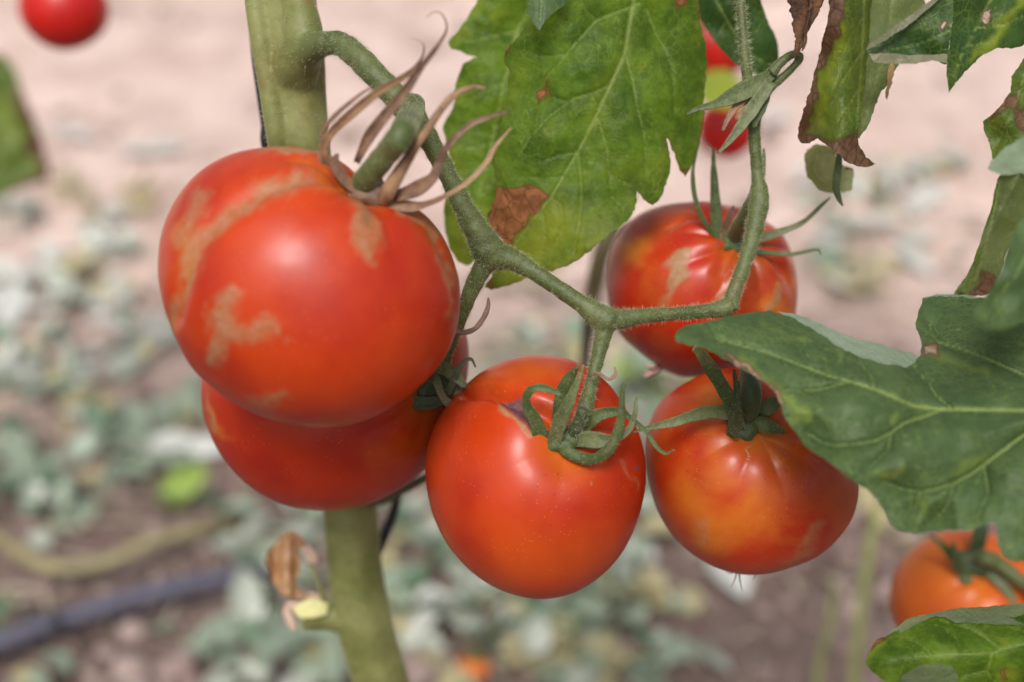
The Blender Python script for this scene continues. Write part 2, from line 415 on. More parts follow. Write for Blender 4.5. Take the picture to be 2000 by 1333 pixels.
# (x range, y range, count, palette, leaves, spread)
zones = [((-40, 340), (400, 760), 28, (1, 5, 4, 5), 4, .05, 'left of the biggest tomato'), ((0, 430), (700, 1020), 26, (0, 1, 0, 2, 4), 5, .05, 'above the drip pipe at left'),
         ((-40, 120), (1050, 1333), 3, (0, 2), 6, .05, 'by the drip pipe at the left edge'), ((400, 640), (860, 1090), 9, (0, 1, 2), 6, .045, 'just left of the lower stem'),
         ((740, 1300), (1000, 1370), 44, (0, 1, 0, 2, 4, 5), 7, .055, 'below the middle tomato'), ((420, 640), (1180, 1370), 5, (0, 1, 0), 6, .05, 'in the bottom left beside the stem foot'),
         ((930, 1200), (560, 880), 20, (1, 0, 2, 4), 7, .055, 'seen through the forked truss'), ((1560, 1900), (330, 640), 28, (1, 5, 4, 5, 0), 4, .05, 'between the blotched tomato and the hanging right leaves'),
         ((1240, 1330), (780, 1010), 3, (1, 0), 6, .04, 'seen between the middle and blotched tomatoes'), ((1680, 1740), (970, 1080), 2, (1, 4), 5, .04, 'under the broad front leaf'), ((120, 420), (380, 480), 4, (4, 4), 4, .05, 'on the pale path upper left')]
GL = {0: 'low grey green weed', 1: 'low blue green weed', 2: 'low dark green weed', 4: 'straw coloured drying weed', 5: 'sheen painted whitish weed'}  # the whitish kind carries leaf reflection painted into its colour
for (xr, yr, n, pal, nl, spread, where) in zones:
    for i in range(n):
        mi = random.choice(pal)
        weed(random.uniform(*xr), random.uniform(*yr), mi, max(3, nl+random.randint(-2, 3)), spread, GL[mi]+' '+where, GL[mi]+'s '+where, hi=.02, scale=random.uniform(.5, 1.0))
weed(350, 985, 3, 4, .02, 'bright lime green weed on brown soil left of the lower stem', None, .02, .8)
weed(650, 1050, 0, 5, .03, 'grey green weed just behind the lower green stem', None, .03)
weed(575, 1300, 0, 6, .03, 'broad leaved green weed at the bottom edge left of the stem', None, .03, 1.5)
weed(1275, 790, 3, 6, .03, 'lime green weed behind the gap between middle and right tomatoes', None, .06, 1.2)
# leaves on the ground, whitish colour painting their blurred glossy reflection
for i, (px, py, sc, lab) in enumerate([(290, 325, 1.9, 'leaf with painted whitish sheen on the pale path upper left'), (205, 455, 2.0, 'curled leaf with painted white sheen on pale ground left of the big tomato'),
        (110, 510, 1.7, 'long leaf scrap with painted white sheen near the left edge'), (380, 893, 1.8, 'leaf with bright painted white sheen on brown soil left of lower tomato'),
        (1800, 400, 2.0, 'leaf with bright painted white sheen on the path left of the hanging right leaves'), (1770, 510, 1.6, 'small leaf with painted white sheen lowest on the path at right'),
        (1840, 335, 1.5, 'leaf with painted whitish sheen on the path highest at right'), (1510, 250, 1.6, 'leaf scrap with painted white sheen behind the withered flower'),
        (30, 640, 2.6, 'large leaf with painted pale sheen at left edge'), (1210, 1085, 1.8, 'leaf with painted white sheen below the gap between the two lower tomatoes'), (1100, 1260, 1.7, 'leaf with painted white sheen at bottom centre'),
        (1400, 1125, 2.0, 'long leaf with painted white sheen under the blotched tomato'), (130, 290, 1.6, 'leaf scrap with faint painted white sheen on the path near the blurred stake')]):
    q = G(px, py); t = thing('sheen_leaf', lab, 'leaf', (q[0], q[1], ground_h(q[0], q[1])+.012))
    for k in range(2):
        o = bpy.data.objects.new('leaflet', leafm[5][k]); COL.objects.link(o); o.parent = t; o.scale = (sc*.75,)*3
        o.rotation_euler = (.1, .15*k, -1.3+2.6*k+i); o.location = (0, 0, .003*k)
# curved creeping vine, drip pipe, grass stalks, fallen tomato
def Gz(px, py, z): q = G(px, py, z); return q
t = thing('creeping_vine', 'thick yellow green creeping stem curving over brown soil at left', 'vine', G(150, 1110))
pts = cr([Gz(-60, 1020, .02), Gz(10, 1060, .03), Gz(80, 1102, .03), Gz(160, 1110, .028), Gz(240, 1085, .03), Gz(310, 1052, .03), Gz(400, 1035, .02), Gz(470, 1020, -.01)], 8)
V, F = tube(pts, .0058, 10, wob=.05); obj('stem', V, F, mat_plain('vine skin', (.30, .26, .13), (.20, .17, .09), 30, .6), t)
t = thing('drip_pipe', 'grey black irrigation pipe lying across the soil at lower left', 'pipe', G(200, 1200))
pts = cr([Gz(-420, 1400, .03), Gz(-60, 1278, .032), Gz(100, 1218, .032), Gz(300, 1158, .032), Gz(450, 1126, .028), Gz(530, 1112, .005), Gz(620, 1095, -.02)], 10)
V, F = tube(pts, .0078, 20); obj('pipe_wall', V, F, mat_plain('black polythene', (.055, .055, .085), (.09, .085, .115), 18, .38), t)
e = []
for a, b in ((.33, .335), (.70, .705)):
    i = int(a*len(pts)); e.append(tube(pts[i:i+2], .0086, 20))
V, F = join(e); obj('dripper', *e[0], M['black'], t); obj('dripper', *e[1], M['black'], t)
t = thing('grass_stalk', 'tall yellow green grass stalk rising right of the blotched tomato', 'grass', G(1650, 1420))
p, r = px_path([(1655, 1500, .98, 10), (1668, 1333, .95, 19), (1680, 1200, .92, 20), (1698, 1080, .90, 18), (1712, 1010, .89, 12), (1740, 950, .88, 3)], 6)
V, F = tube(p, r, 8, flat=.2, ref=FW); obj('blade', V, F, mat_plain('grass blade', (.38, .42, .15), (.30, .34, .12), 30, .5, .0004, .25), t)
p, r = px_path([(1590, 1400, 1.0, 12), (1600, 1300, .98, 14), (1622, 1215, .96, 12), (1630, 1120, .95, 3)], 6)
V, F = tube(p, r, 8, flat=.3, ref=FW); obj('side_blade', V, F, bpy.data.materials['grass blade'], t)
q = G(925, 1300)

# ------------------------------------------------------------------ tomatoes
def tomato_shape(c, outline, d, rz, calyx, dimple=.1, ribs=.012, nrib=9, marks=(), grooves=(), nu=200, nv=120, seed=1, dw=.3):
    cx, cy = c; o = np.asarray(outline, float)
    an = np.arctan2(-(o[:, 1]-cy), o[:, 0]-cx); rr = np.hypot(o[:, 0]-cx, o[:, 1]-cy); s = np.argsort(an); an, rr = an[s], rr[s]
    th = np.linspace(-np.pi, np.pi, nu, endpoint=False); r = np.interp(th, np.r_[an-2*np.pi, an, an+2*np.pi], np.r_[rr, rr, rr])
    ker = np.exp(-np.linspace(-2, 2, 9)**2); ker /= ker.sum()
    for _ in range(2): r = np.convolve(np.r_[r[-4:], r, r[:4]], ker, 'valid')
    A = np.c_[np.ones(nu), np.cos(th), np.sin(th), np.cos(2*th), np.sin(2*th)]; re = A@np.linalg.lstsq(A, r, rcond=None)[0]
    ph = np.linspace(0, np.pi, nv)[1:-1]
    TH, PH = np.meshgrid(th, ph); B = np.sin(PH)**3
    RE = np.tile(re, (len(ph), 1)); RR = np.tile(r, (len(ph), 1)); rf = RE*(1-B)+RR*B
    U = np.stack([np.sin(PH)*np.cos(TH), np.sin(PH)*np.sin(TH), np.cos(PH)], -1).reshape(-1, 3)
    U = np.vstack([[0, 0, 1], U, [0, 0, -1]]); rf = np.r_[re.mean(), rf.ravel(), re.mean()]; rm = re.mean()
    X = U[:, 0]*rf; Y = U[:, 1]*rf; Z = U[:, 2]*rz/(K*d)                   # in photo pixels at depth d
    th0 = math.atan2(-(calyx[1]-cy), calyx[0]-cx); r0 = np.interp(th0, th, r); q = min(.97, math.hypot(calyx[0]-cx, calyx[1]-cy)/r0)
    u0 = np.array([math.cos(th0)*q, math.sin(th0)*q, math.sqrt(1-q*q)])
    al = np.arccos(np.clip(U@u0, -1, 1)); e1 = nrm(np.cross(u0, [0, 0, 1.0001])); e2 = np.cross(u0, e1); be = np.arctan2(U@e2, U@e1)
    D = -dimple*np.exp(-(al/dw)**2)
    rw = np.exp(-((al-.42)/.33)**2)
    rg = np.random.default_rng(seed); jit = .6*np.sin(be*2+rg.random()*6)
    D += ribs*rw*(np.abs(np.sin((be*nrib+jit)/2))-.6)
    D += .010*Wn(seed, 2.2, 10)(U) + .003*Wn(seed+5, 5., 10)(U)*np.exp(-(al/1.2)**2)
    ax = -u0
    Xi, Yi, Zi = X.copy(), Y.copy(), Z.copy()
    N = nrm(np.c_[X, Y, Z]); X = X+N[:, 0]*D*rm; Y = Y+N[:, 1]*D*rm; Z = Z+N[:, 2]*D*rm
    IX = cx+Xi; IY = cy-Yi; f1 = Wn(seed+9, .045, 10, 2); f2 = Wn(seed+19, .14, 10, 2); q2 = np.c_[IX, IY]
    JX = IX+6*f1(q2)+2.5*f2(q2); JY = IY+6*f1(q2+500)+2.5*f2(q2+500)
    front = sstep(-.12, .1, U[:, 2]); mk = np.zeros((len(U), 4)); mk[:, 3] = 1
    for ch, soft, strength, line in marks:
        dd, ww = segdist(JX, JY, line); v = strength*sstep(soft, -soft, dd-ww)*front
        if soft < 1.8:
            dd, ww = segdist(IX, IY, line); v = strength*sstep(soft, -soft, dd-ww)*front
        mk[:, ch] = np.maximum(mk[:, ch], v)
    for wd, dep, line in grooves:
        dd, ww = segdist(IX, IY, line); v = np.exp(-(dd/(wd*ww))**2)*front
        X -= N[:, 0]*dep*v; Y -= N[:, 1]*dep*v; Z -= N[:, 2]*dep*v
    # a yellow green ring close round the stalk
    mk[:, 1] = np.maximum(mk[:, 1], .55*np.exp(-(al/.26)**2))
    W = CAM+FW*d + ((cx-1000)*RT + (666.5-cy)*UP)*K*d + (RT*X[:, None] + UP*Y[:, None] - FW*Z[:, None])*K*d
    F = [(0, 1+j, 1+(j+1) % nu) for j in range(nu)]
    for i in range(nv-3):
        b = 1+i*nu; F += [(b+j, b+nu+j, b+nu+(j+1) % nu, b+(j+1) % nu) for j in range(nu)]
    b = 1+(nv-3)*nu; L = len(U)-1; F += [(L, b+(j+1) % nu, b+j) for j in range(nu)]
    zc = Z[np.argmax(U@u0)]
    cw = W[np.argmax(U@u0)]
    dep = float(np.dot(cw-CAM, FW))
    return W, F, mk, dep

def tomato(label, c, outline, d, rz, calyx, mat, group=None, name='tomato', **kw):
    t = thing(name, label, 'tomato', P(c[0], c[1], d), group)
    W, F, mk, dep = tomato_shape(c, outline, d, rz, calyx, **kw)
    obj('fruit', W, F, mat, t, attrs=mk); return t, dep

def sepal(parent, rows, mat, d, flat=.12, cup=.45, twist=0.0, label=None, hair=0, ns=14, wob=.0, name='sepal', ref=None):
    """rows (px, py, depth offset mm, width px)"""
    rr = [(x, y, d+z*.001, w) for x, y, z, w in rows]
    p, r = px_path(rr, 6); n = len(p)
    r = r*(1.08+.09*np.sin(np.linspace(0, 9, n)+rows[0][0])+.05*np.sin(np.linspace(0, 31, n)+rows[0][1]))
    V, F = tube(p, np.maximum(r, 6e-5), ns, flat=flat, ref=FW if ref is None else ref, cup=cup, twist=twist, wob=wob)
    o = obj(name, V, F, mat, parent, label=label)
    if hair and parent.type == 'MESH': pass
    return V, F

RED = mat_tomato('tomato skin red', (.38, .024, .003), (.28, .010, .003))
RED1 = mat_tomato('tomato skin orange red', (.45, .040, .004), (.34, .017, .003))
RED4 = mat_tomato('tomato skin blotched', (.39, .026, .004), (.30, .013, .004), mott=.25)
RED5 = mat_tomato('tomato skin mottled', (.38, .021, .005), (.29, .010, .004), mott=.25, rough=.3)
REDS = mat_tomato('tomato skin deep red', (.50, .014, .008), (.40, .008, .006))

T1o = [(520, 289), (575, 286), (625, 296), (662, 318), (720, 352), (780, 385), (830, 412), (862, 450), (886, 500), (897, 560), (893, 620), (876, 680), (848, 722), (800, 768), (745, 803), (690, 825), (640, 833), (580, 829), (520, 812), (470, 788), (424, 755), (390, 725), (360, 675), (335, 620), (320, 560), (319, 500), (332, 440), (360, 385), (405, 335), (460, 303)]
t1, d1 = tomato('largest front tomato, orange red with tan scar streaks and dry brown sepals', (605, 560), T1o, .352, .033, (722, 372), RED1, dimple=.16, ribs=.03, nrib=7, seed=3, dw=.25, nu=256, nv=160,
  marks=[(0, 16, .72, [(650, 368, 7.32), (600, 372, 20.74), (545, 392, 19.52), (490, 428, 20.74), (440, 478, 24.4), (410, 520, 17.08), (385, 575, 10.98), (362, 635, 8.54)]), (1, 16, .5, [(410, 500, 17.08), (385, 575, 10.98), (362, 650, 8.54)]),
         (0, 14, .65, [(428, 400, 12.2), (405, 440, 15.86), (405, 480, 17.08)]), (0, 13, .72, [(715, 410, 14.64), (738, 450, 20.74), (742, 490, 17.08), (740, 525, 4.88)]),
         (0, 15, .72, [(497, 580, 12.2), (480, 615, 24.4), (478, 660, 21.96), (450, 705, 12.2)]), (0, 15, .7, [(480, 655, 20.74), (530, 648, 18.3), (585, 640, 12.2)]), (0, 7, .5, [(555, 618, 6.1), (590, 628, 9.76), (592, 645, 7.32)]),
         (0, 9, .5, [(515, 790, 9.76), (560, 785, 10.98), (598, 768, 7.32)]), (0, 7, .65, [(805, 418, 6.1), (850, 450, 9.76), (872, 500, 7.32), (884, 560, 3.66), (886, 640, 2.44)]), (0, 9, .8, [(520, 296, 6), (580, 297, 11), (630, 306, 13), (655, 322, 8)]),
         (1, 14, .55, [(600, 330, 3.66), (650, 345, 9.76), (690, 375, 12.2)]), (1, 10, .35, [(395, 470, 21.96), (410, 520, 12.2)]), (1, 22, .3, [(480, 640, 43.92)])],
  grooves=[(1, 13, [(680, 360, 12), (600, 368, 16), (530, 400, 20), (460, 450, 26), (410, 530, 26), (375, 620, 20)]), (1, 6, [(745, 400, 12), (745, 450, 14)]), (1, 10, [(790, 400, 10), (850, 440, 10), (885, 520, 8)])])
T2o = [(395, 735), (396, 790), (408, 835), (430, 880), (465, 925), (510, 962), (560, 985), (620, 996), (690, 994), (750, 975), (800, 945), (845, 900), (878, 845), (900, 790), (915, 740), (921, 680), (916, 640), (895, 610), (840, 580), (760, 560), (660, 550), (560, 560), (470, 600), (420, 660)]
t2, d2 = tomato('smooth dark red tomato hanging under and behind the big scarred one', (655, 775), T2o, .418, .031, (850, 762), RED, dimple=.08, ribs=.012, nrib=6, seed=8, dw=.2,
  marks=[(0, 7, .55, [(410, 760, 4), (418, 800, 7), (440, 830, 6)]), (1, 12, .5, [(415, 790, 12), (440, 830, 8), (470, 845, 4)]), (1, 30, .25, [(760, 880, 20), (850, 850, 25)]), (0, 3, .5, [(905, 655, 2), (885, 675, 3), (870, 690, 1)])])
T3o = [(1060, 698), (1110, 704), (1150, 722), (1185, 750), (1210, 785), (1232, 820), (1250, 865), (1259, 920), (1255, 985), (1240, 1040), (1212, 1092), (1170, 1132), (1120, 1158), (1060, 1168), (1000, 1158), (940, 1130), (890, 1085), (855, 1030), (834, 970), (827, 910), (835, 860), (858, 810), (890, 772), (918, 748), (955, 722), (1005, 704)]
t3, d3 = tomato('middle tomato, round and red with a corky split beside its green calyx', (1043, 933), T3o, .392, .031, (1105, 858), RED1, dimple=.13, ribs=.010, nrib=6, seed=5, dw=.26, nu=256, nv=160,
  marks=[(2, 4, 1, [(962, 764, 3), (985, 772, 12), (1012, 784, 16), (1040, 804, 12)]), (0, 3, .9, [(955, 763, 3), (982, 792, 4), (1015, 812, 5), (1040, 824, 4)]), (2, 1.5, 1, [(1234, 905, 4), (1235, 906, 4)]),
         (0, 3, .35, [(1195, 880, 4), (1215, 915, 4), (1232, 945, 2)]), (1, 25, .3, [(930, 745, 10), (1000, 725, 15), (1090, 730, 12)]), (1, 60, .16, [(1000, 1080, 60), (1130, 1060, 50)]), (0, 3, .4, [(980, 1142, 6), (1000, 1150, 6)]),
         (0, 2, .6, [(1148, 915, 1), (1152, 928, 2)])],
  grooves=[(1, 22, [(905, 768, 8), (950, 760, 11), (1000, 772, 13), (1060, 795, 14), (1100, 815, 14)]), (1, 6, [(985, 775, 6), (1040, 805, 9)]), (1, 7, [(1150, 830, 14), (1210, 812, 12)])])
T4o = [(1400, 722), (1470, 722), (1540, 740), (1600, 785), (1645, 850), (1668, 915), (1670, 960), (1655, 1010), (1625, 1050), (1590, 1082), (1540, 1103), (1480, 1117), (1420, 1113), (1370, 1093), (1325, 1060), (1292, 1015), (1268, 955), (1259, 890), (1266, 835), (1290, 785), (1340, 748)]
t4, d4 = tomato('blotched yellow and red tomato half covered by the broad front leaf', (1463, 922), T4o, .405, .030, (1452, 832), RED4, dimple=.10, ribs=.020, nrib=9, seed=11, dw=.24, nu=256, nv=160,
  marks=[(1, 45, .72, [(1330, 960, 25), (1370, 1020, 30), (1430, 1000, 25), (1440, 960, 22)]), (1, 30, .6, [(1375, 770, 20), (1400, 800, 15)]), (1, 30, .35, [(1370, 850, 16), (1380, 930, 18)]), (0, 10, .3, [(1345, 1010, 12), (1355, 1040, 8)]), (0, 12, .4, [(1560, 1005, 8), (1550, 1050, 14), (1520, 1090, 10)]),
         (1, 14, .6, [(1395, 848, 8), (1425, 842, 8)]), (1, 14, .6, [(1470, 860, 8), (1475, 880, 8)]), (0, 2, .8, [(1434, 850, 2), (1427, 875, 1.5), (1422, 892, .5)]), (0, 3, .25, [(1260, 990, 2), (1278, 1030, 3), (1310, 1060, 2)])])
T5o = [(1340, 397), (1290, 401), (1250, 413), (1215, 440), (1193, 478), (1184, 530), (1186, 580), (1196, 620), (1214, 655), (1245, 680), (1280, 706), (1325, 731), (1370, 733), (1410, 728), (1460, 715), (1510, 690), (1540, 655), (1556, 600), (1555, 540), (1543, 490), (1515, 450), (1470, 420), (1410, 402)]
t5, d5 = tomato('upper right tomato, red with pale oval scars, behind the forked stalk', (1370, 565), T5o, .437, .027, (1432, 478), RED5, dimple=.08, ribs=.05, nrib=9, seed=21, dw=.26, nu=256, nv=160,
  marks=[(0, 4, .85, [(1308, 510, 14), (1296, 535, 20), (1285, 560, 14)]), (0, 8, .5, [(1283, 575, 8), (1270, 600, 8)]), (0, 8, .6, [(1410, 570, 14), (1390, 590, 14)]), (0, 5, .65, [(1488, 560, 6), (1490, 585, 14), (1487, 605, 14)]),
         (1, 22, .9, [(1200, 470, 12), (1225, 500, 14), (1240, 470, 10)]), (0, 10, .35, [(1215, 450, 16), (1205, 480, 10)]), (1, 12, .7, [(1540, 520, 8), (1548, 580, 5)]), (1, 14, .5, [(1470, 600, 10), (1510, 610, 10)]),
         (0, 1.5, .75, [(1292, 455, 1.2), (1330, 438, 1.6), (1375, 440, 1.2)]), (2, 1, .9, [(1379, 487, 2), (1384, 484, 2)]), (1, 14, .4, [(1260, 405, 6), (1340, 402, 5)])],
  grooves=[(1, 5, [(1285, 455, 5), (1330, 436, 6), (1385, 437, 6)]), (1, 7, [(1400, 490, 12), (1380, 540, 14)])])
def ell(cx, cy, rx, ry, n=28, sq=0): return [(cx+rx*math.cos(a)*(1+sq*math.cos(4*a)), cy+ry*math.sin(a)*(1+sq*math.cos(4*a))) for a in np.linspace(0, 2*np.pi, n, endpoint=False)]
RED6 = mat_tomato('tomato skin pale orange', (.62, .13, .012), (.50, .06, .008))
t6, d6 = tomato('orange tomato at the right edge, above the bottom right leaf', (1893, 1172), ell(1893, 1172, 153, 140, sq=.01), .53, .027, (1905, 1098), RED6, dimple=.12, ribs=.035, nrib=7, seed=31, marks=[(1, 40, .4, [(1800, 1100, 20), (1850, 1080, 20), (1870, 1150, 10)])])
t7, d7 = tomato('distant red tomato between leaves, upper of two at top', (1392, 88), ell(1392, 88, 72, 74), .74, .018, (1392, 30), REDS, seed=41, nu=96, nv=60)
t8, d8 = tomato('distant red tomato behind the withered flower, lower of two', (1420, 252), ell(1420, 252, 58, 56, sq=.015), .74, .015, (1410, 205), REDS, seed=43, nu=96, nv=60)
t9, d9 = tomato('dark red tomato at the top left corner, far out of focus', (125, 18), ell(125, 18, 86, 78, sq=.01), .72, .021, (125, -50), REDS, seed=45, nu=96, nv=60)
t10, d10 = tomato('red tomato just showing below the bottom right leaf', (1862, 1395), ell(1862, 1395, 78, 72), .47, .013, (1870, 1335), REDS, seed=47, nu=96, nv=60)
gq = G(925, 1308); dg_ = float(np.dot(gq-CAM, FW)) - .012
t11, d11 = tomato('small orange fallen tomato on the soil at the bottom edge', (925, 1305), ell(925, 1305, 34, 28), dg_, .011, (925, 1285), mat_tomato('tomato skin orange', (.68, .19, .03), (.60, .14, .02)), seed=49, nu=64, nv=40)

# ------------------------------------------------------------------ calyxes
def calyx(t, name_label=None, parent_mat=None):
    pass
def calyx_disc(t, c, d, r, mat, z=-.0006):
    """the star's centre: a small lobed cushion the sepals spring from"""
    V = []; n = 24
    cw = P(c[0], c[1], d)
    for k, (rr, h) in enumerate(((1, -.25), (.85, .12), (.45, .25), (.1, .15))):
        for a in np.linspace(0, 2*np.pi, n, endpoint=False):
            q = r*rr*(1+.16*math.cos(5*a)); V.append(cw + RT*q*math.cos(a) + UP*q*math.sin(a)*.75 - FW*(h*r+.0005))
    F = [(k*n+j, k*n+(j+1) % n, (k+1)*n+(j+1) % n, (k+1)*n+j) for k in range(3) for j in range(n)]+[tuple(3*n+j for j in range(n))]
    return obj('calyx', V, F, mat, t)
def sepals(t, c, d, specs, r, cmat, hairc=0):
    cal = calyx_disc(t, c, d, r, cmat); allp = []
    for rows, mat, kw in specs: allp.append(sepal(cal, rows, mat, d, **kw))
    if hairc:
        V, F = join([(v, [f for f in ff if len(f) == 4]) for v, ff in allp]); HV, HF = hairs(V, F, hairc, .0007, 3.2e-5)
        obj('hairs', HV, HF, M['hair'], cal, kind='stuff')
    return cal
dr, dd_ = M['dry'], M['dry_dark']
sepals(t1, (722, 374), d1-.001, [
  ([(697, 318, -3, 13.12), (718, 272, -6, 19.68), (742, 238, -8, 19.68), (785, 185, -10, 18.04), (824, 129, -11, 13.12), (857, 86, -11, 8.2), (872, 56, -11, 5.74), (864, 30, -11, 4.1), (848, 24, -11, 3.28), (831, 36, -11, 1.64)], dd_, dict(twist=1.1, cup=.6, flat=.15)),
  ([(706, 382, 1, 16.4), (668, 366, 1, 21.32), (640, 330, -1, 19.68), (632, 290, -4, 18.04), (645, 262, -6, 18.04), (690, 218, -8, 18.04), (740, 178, -9, 16.4), (798, 143, -9, 11.48), (824, 112, -8, 6.56), (826, 86, -7, 4.1), (801, 74, -6, 1.64)], dr, dict(twist=1.1, cup=.4, flat=.14)),
  ([(632, 300, -3, 6.56), (628, 262, -5, 7.38), (655, 226, -7, 8.2), (700, 188, -8, 7.38), (728, 170, -8, 3.28)], dd_, dict(cup=.2, flat=.3)),
  ([(742, 400, 0, 21.32), (758, 372, -4, 27.88), (798, 307, -8, 19.68), (831, 257, -10, 16.4), (877, 195, -12, 12.3), (917, 172, -12, 8.2), (950, 172, -11, 3.28)], dr, dict(cup=-.5, flat=.16)),
  ([(770, 385, 0, 19.68), (810, 372, -2, 31.16), (845, 348, -4, 21.32), (858, 318, -5, 13.12), (874, 287, -7, 11.48), (914, 247, -8, 11.48), (957, 228, -8, 9.02), (993, 218, -7, 3.28)], dd_, dict(cup=.5, flat=.14)),
  ([(755, 398, 1, 21.32), (800, 404, 0, 19.68), (830, 400, -1, 13.12), (871, 383, -3, 9.84), (917, 353, -4, 9.02), (950, 317, -4, 9.02), (967, 287, -4, 7.38), (1000, 248, -3, 2.46)], dr, dict(cup=.4, flat=.16)),
  ([(700, 376, 0, 14.76), (672, 350, -2, 21.32), (655, 318, -4, 18.04), (660, 300, -5, 6.56)], M['dry_dark'], dict(cup=.4, flat=.15))], .0052, M['dry_dark'])
V, F = px_tube([(806, 205, .372, 48), (802, 232, .362, 54), (786, 262, d1-.013, 54), (762, 292, d1-.010, 50), (735, 325, d1-.006, 48), (712, 356, d1-.001, 50), (706, 368, d1+.003, 46)], 6, ns=20, wob=.02)
obj('pedicel', V, F, M['truss'], t1); HV, HF = hairs(V, F[:-2], 500, .0008); obj('hairs', HV, HF, M['hair'], bpy.data.objects[list(t1.children)[-1].name], kind='stuff')

se, sp, sk = M['sepal'], M['sepal_pale'], M['sepal_dark']
sepals(t3, (1100, 862), d3-.001, [
  ([(1085, 876, 1, 26), (1062, 862, 0, 32), (1046, 822, -3, 24), (1028, 790, -6, 16), (1033, 765, -8, 15), (1054, 757, -9, 16), (1077, 763, -9, 13), (1097, 772, -9, 4)], se, dict(cup=.4)),
  ([(1080, 872, 0, 22), (1092, 828, -5, 26), (1112, 783, -9, 22), (1127, 748, -11, 12), (1139, 714, -12, 4)], sp, dict(cup=.5)),
  ([(1084, 820, 2, 14), (1098, 770, 0, 26), (1115, 735, -3, 18), (1130, 714, -5, 5)], se, dict(cup=-.4)),
  ([(1112, 850, 1, 20), (1136, 838, 0, 22), (1158, 816, -2, 24), (1187, 806, -3, 20), (1214, 806, -4, 14), (1237, 822, -4, 10), (1263, 845, -4, 9), (1282, 873, -4, 7), (1300, 886, -4, 5), (1317, 878, -5, 2)], se, dict(cup=.5)),
  ([(1090, 868, 0, 18), (1110, 884, -2, 24), (1135, 895, -3, 22), (1160, 897, -5, 20), (1186, 882, -7, 20), (1203, 855, -8, 18), (1213, 816, -10, 14), (1215, 777, -11, 11), (1218, 754, -12, 7), (1234, 746, -12, 3)], se, dict(cup=-.4)),
  ([(1112, 862, 1, 20), (1140, 858, -2, 28), (1175, 860, -4, 26), (1204, 856, -5, 16), (1230, 836, -6, 14), (1240, 806, -7, 10), (1242, 783, -7, 7), (1251, 773, -7, 5), (1262, 777, -7, 2)], sp, dict(cup=.4)),
  ([(1150, 735, 0, 5), (1169, 730, -2, 6), (1189, 741, -3, 7), (1202, 732, -3, 7), (1201, 717, -3, 3)], dd_, dict(cup=.2, flat=.4))], .0048, se, 900)
sepals(t4, (1452, 836), d4-.001, [
  ([(1440, 824, 0, 20), (1432, 800, -3, 28), (1407, 750, -7, 27), (1377, 704, -11, 22), (1356, 678, -14, 14)], se, dict(cup=.4)),
  ([(1448, 818, 0, 20), (1420, 806, -2, 28), (1375, 806, -4, 24), (1317, 824, -6, 16), (1262, 837, -7, 9), (1235, 845, -7, 3)], sp, dict(cup=.45)),
  ([(1450, 845, 0, 18), (1438, 838, -4, 28), (1436, 808, -8, 26), (1438, 770, -11, 13), (1434, 722, -13, 5)], sk, dict(cup=.5, label='brownish sepal standing up in front')),
  ([(1455, 832, 0, 16), (1480, 828, -3, 26), (1506, 836, -4, 26), (1533, 843, -3, 10)], se, dict(cup=-.5)),
  ([(1460, 822, 1, 16), (1486, 806, -1, 24), (1505, 792, -2, 26), (1530, 780, -1, 18)], se, dict(cup=.3)),
  ([(1462, 815, 2, 20), (1450, 780, 0, 26), (1456, 740, -1, 24), (1470, 722, -1, 8)], se, dict(cup=.3))], .0048, sk, 700)
V, F = px_tube([(1440, 620, .378, 26), (1452, 660, .378, 30), (1462, 715, .383, 38), (1466, 765, d4-.006, 44), (1462, 805, d4-.002, 42), (1458, 828, d4+.002, 34)], 6, ns=18, wob=.03)
obj('pedicel', V, F, M['sepal_dark'], t4)
sepals(t5, (1432, 476), d5-.001, [
  ([(1418, 478, 1, 8), (1399, 465, 0, 8), (1383, 443, -2, 9), (1367, 418, -4, 9), (1356, 380, -6, 9), (1353, 340, -8, 8), (1357, 309, -8, 6), (1366, 277, -8, 2)], M['sepal'], dict(cup=.3, flat=.4)),
  ([(1412, 470, 0, 14), (1401, 450, -1, 20), (1397, 396, -3, 18), (1394, 340, -5, 12), (1393, 310, -6, 8), (1391, 292, -7, 5), (1381, 285, -7, 2)], se, dict(cup=.4)),
  ([(1414, 474, 0, 14), (1414, 450, -1, 14), (1422, 428, -3, 11), (1433, 402, -4, 4)], dd_, dict(cup=.4)),
  ([(1450, 474, 0, 12), (1484, 466, -1, 16), (1528, 452, -2, 13), (1569, 434, -3, 10), (1604, 402, -4, 7), (1622, 386, -4, 2)], sp, dict(cup=.3)),
  ([(1440, 484, 1, 12), (1470, 490, -1, 12), (1496, 494, -2, 10), (1544, 497, -3, 8), (1585, 489, -4, 6), (1599, 489, -4, 4), (1603, 498, -4, 2)], se, dict(cup=.3, flat=.4)),
  ([(1430, 488, 0, 14), (1450, 492, -1, 16), (1476, 494, -1, 6)], sp, dict(cup=.3))], .0042, se, 400)
V, F = px_tube([(1478, 372, .393, 24), (1470, 395, .397, 30), (1454, 425, .403, 32), (1438, 452, d5-.004, 32), (1428, 470, d5+.002, 28)], 6, ns=16, wob=.03)
obj('pedicel', V, F, M['truss'], t5)
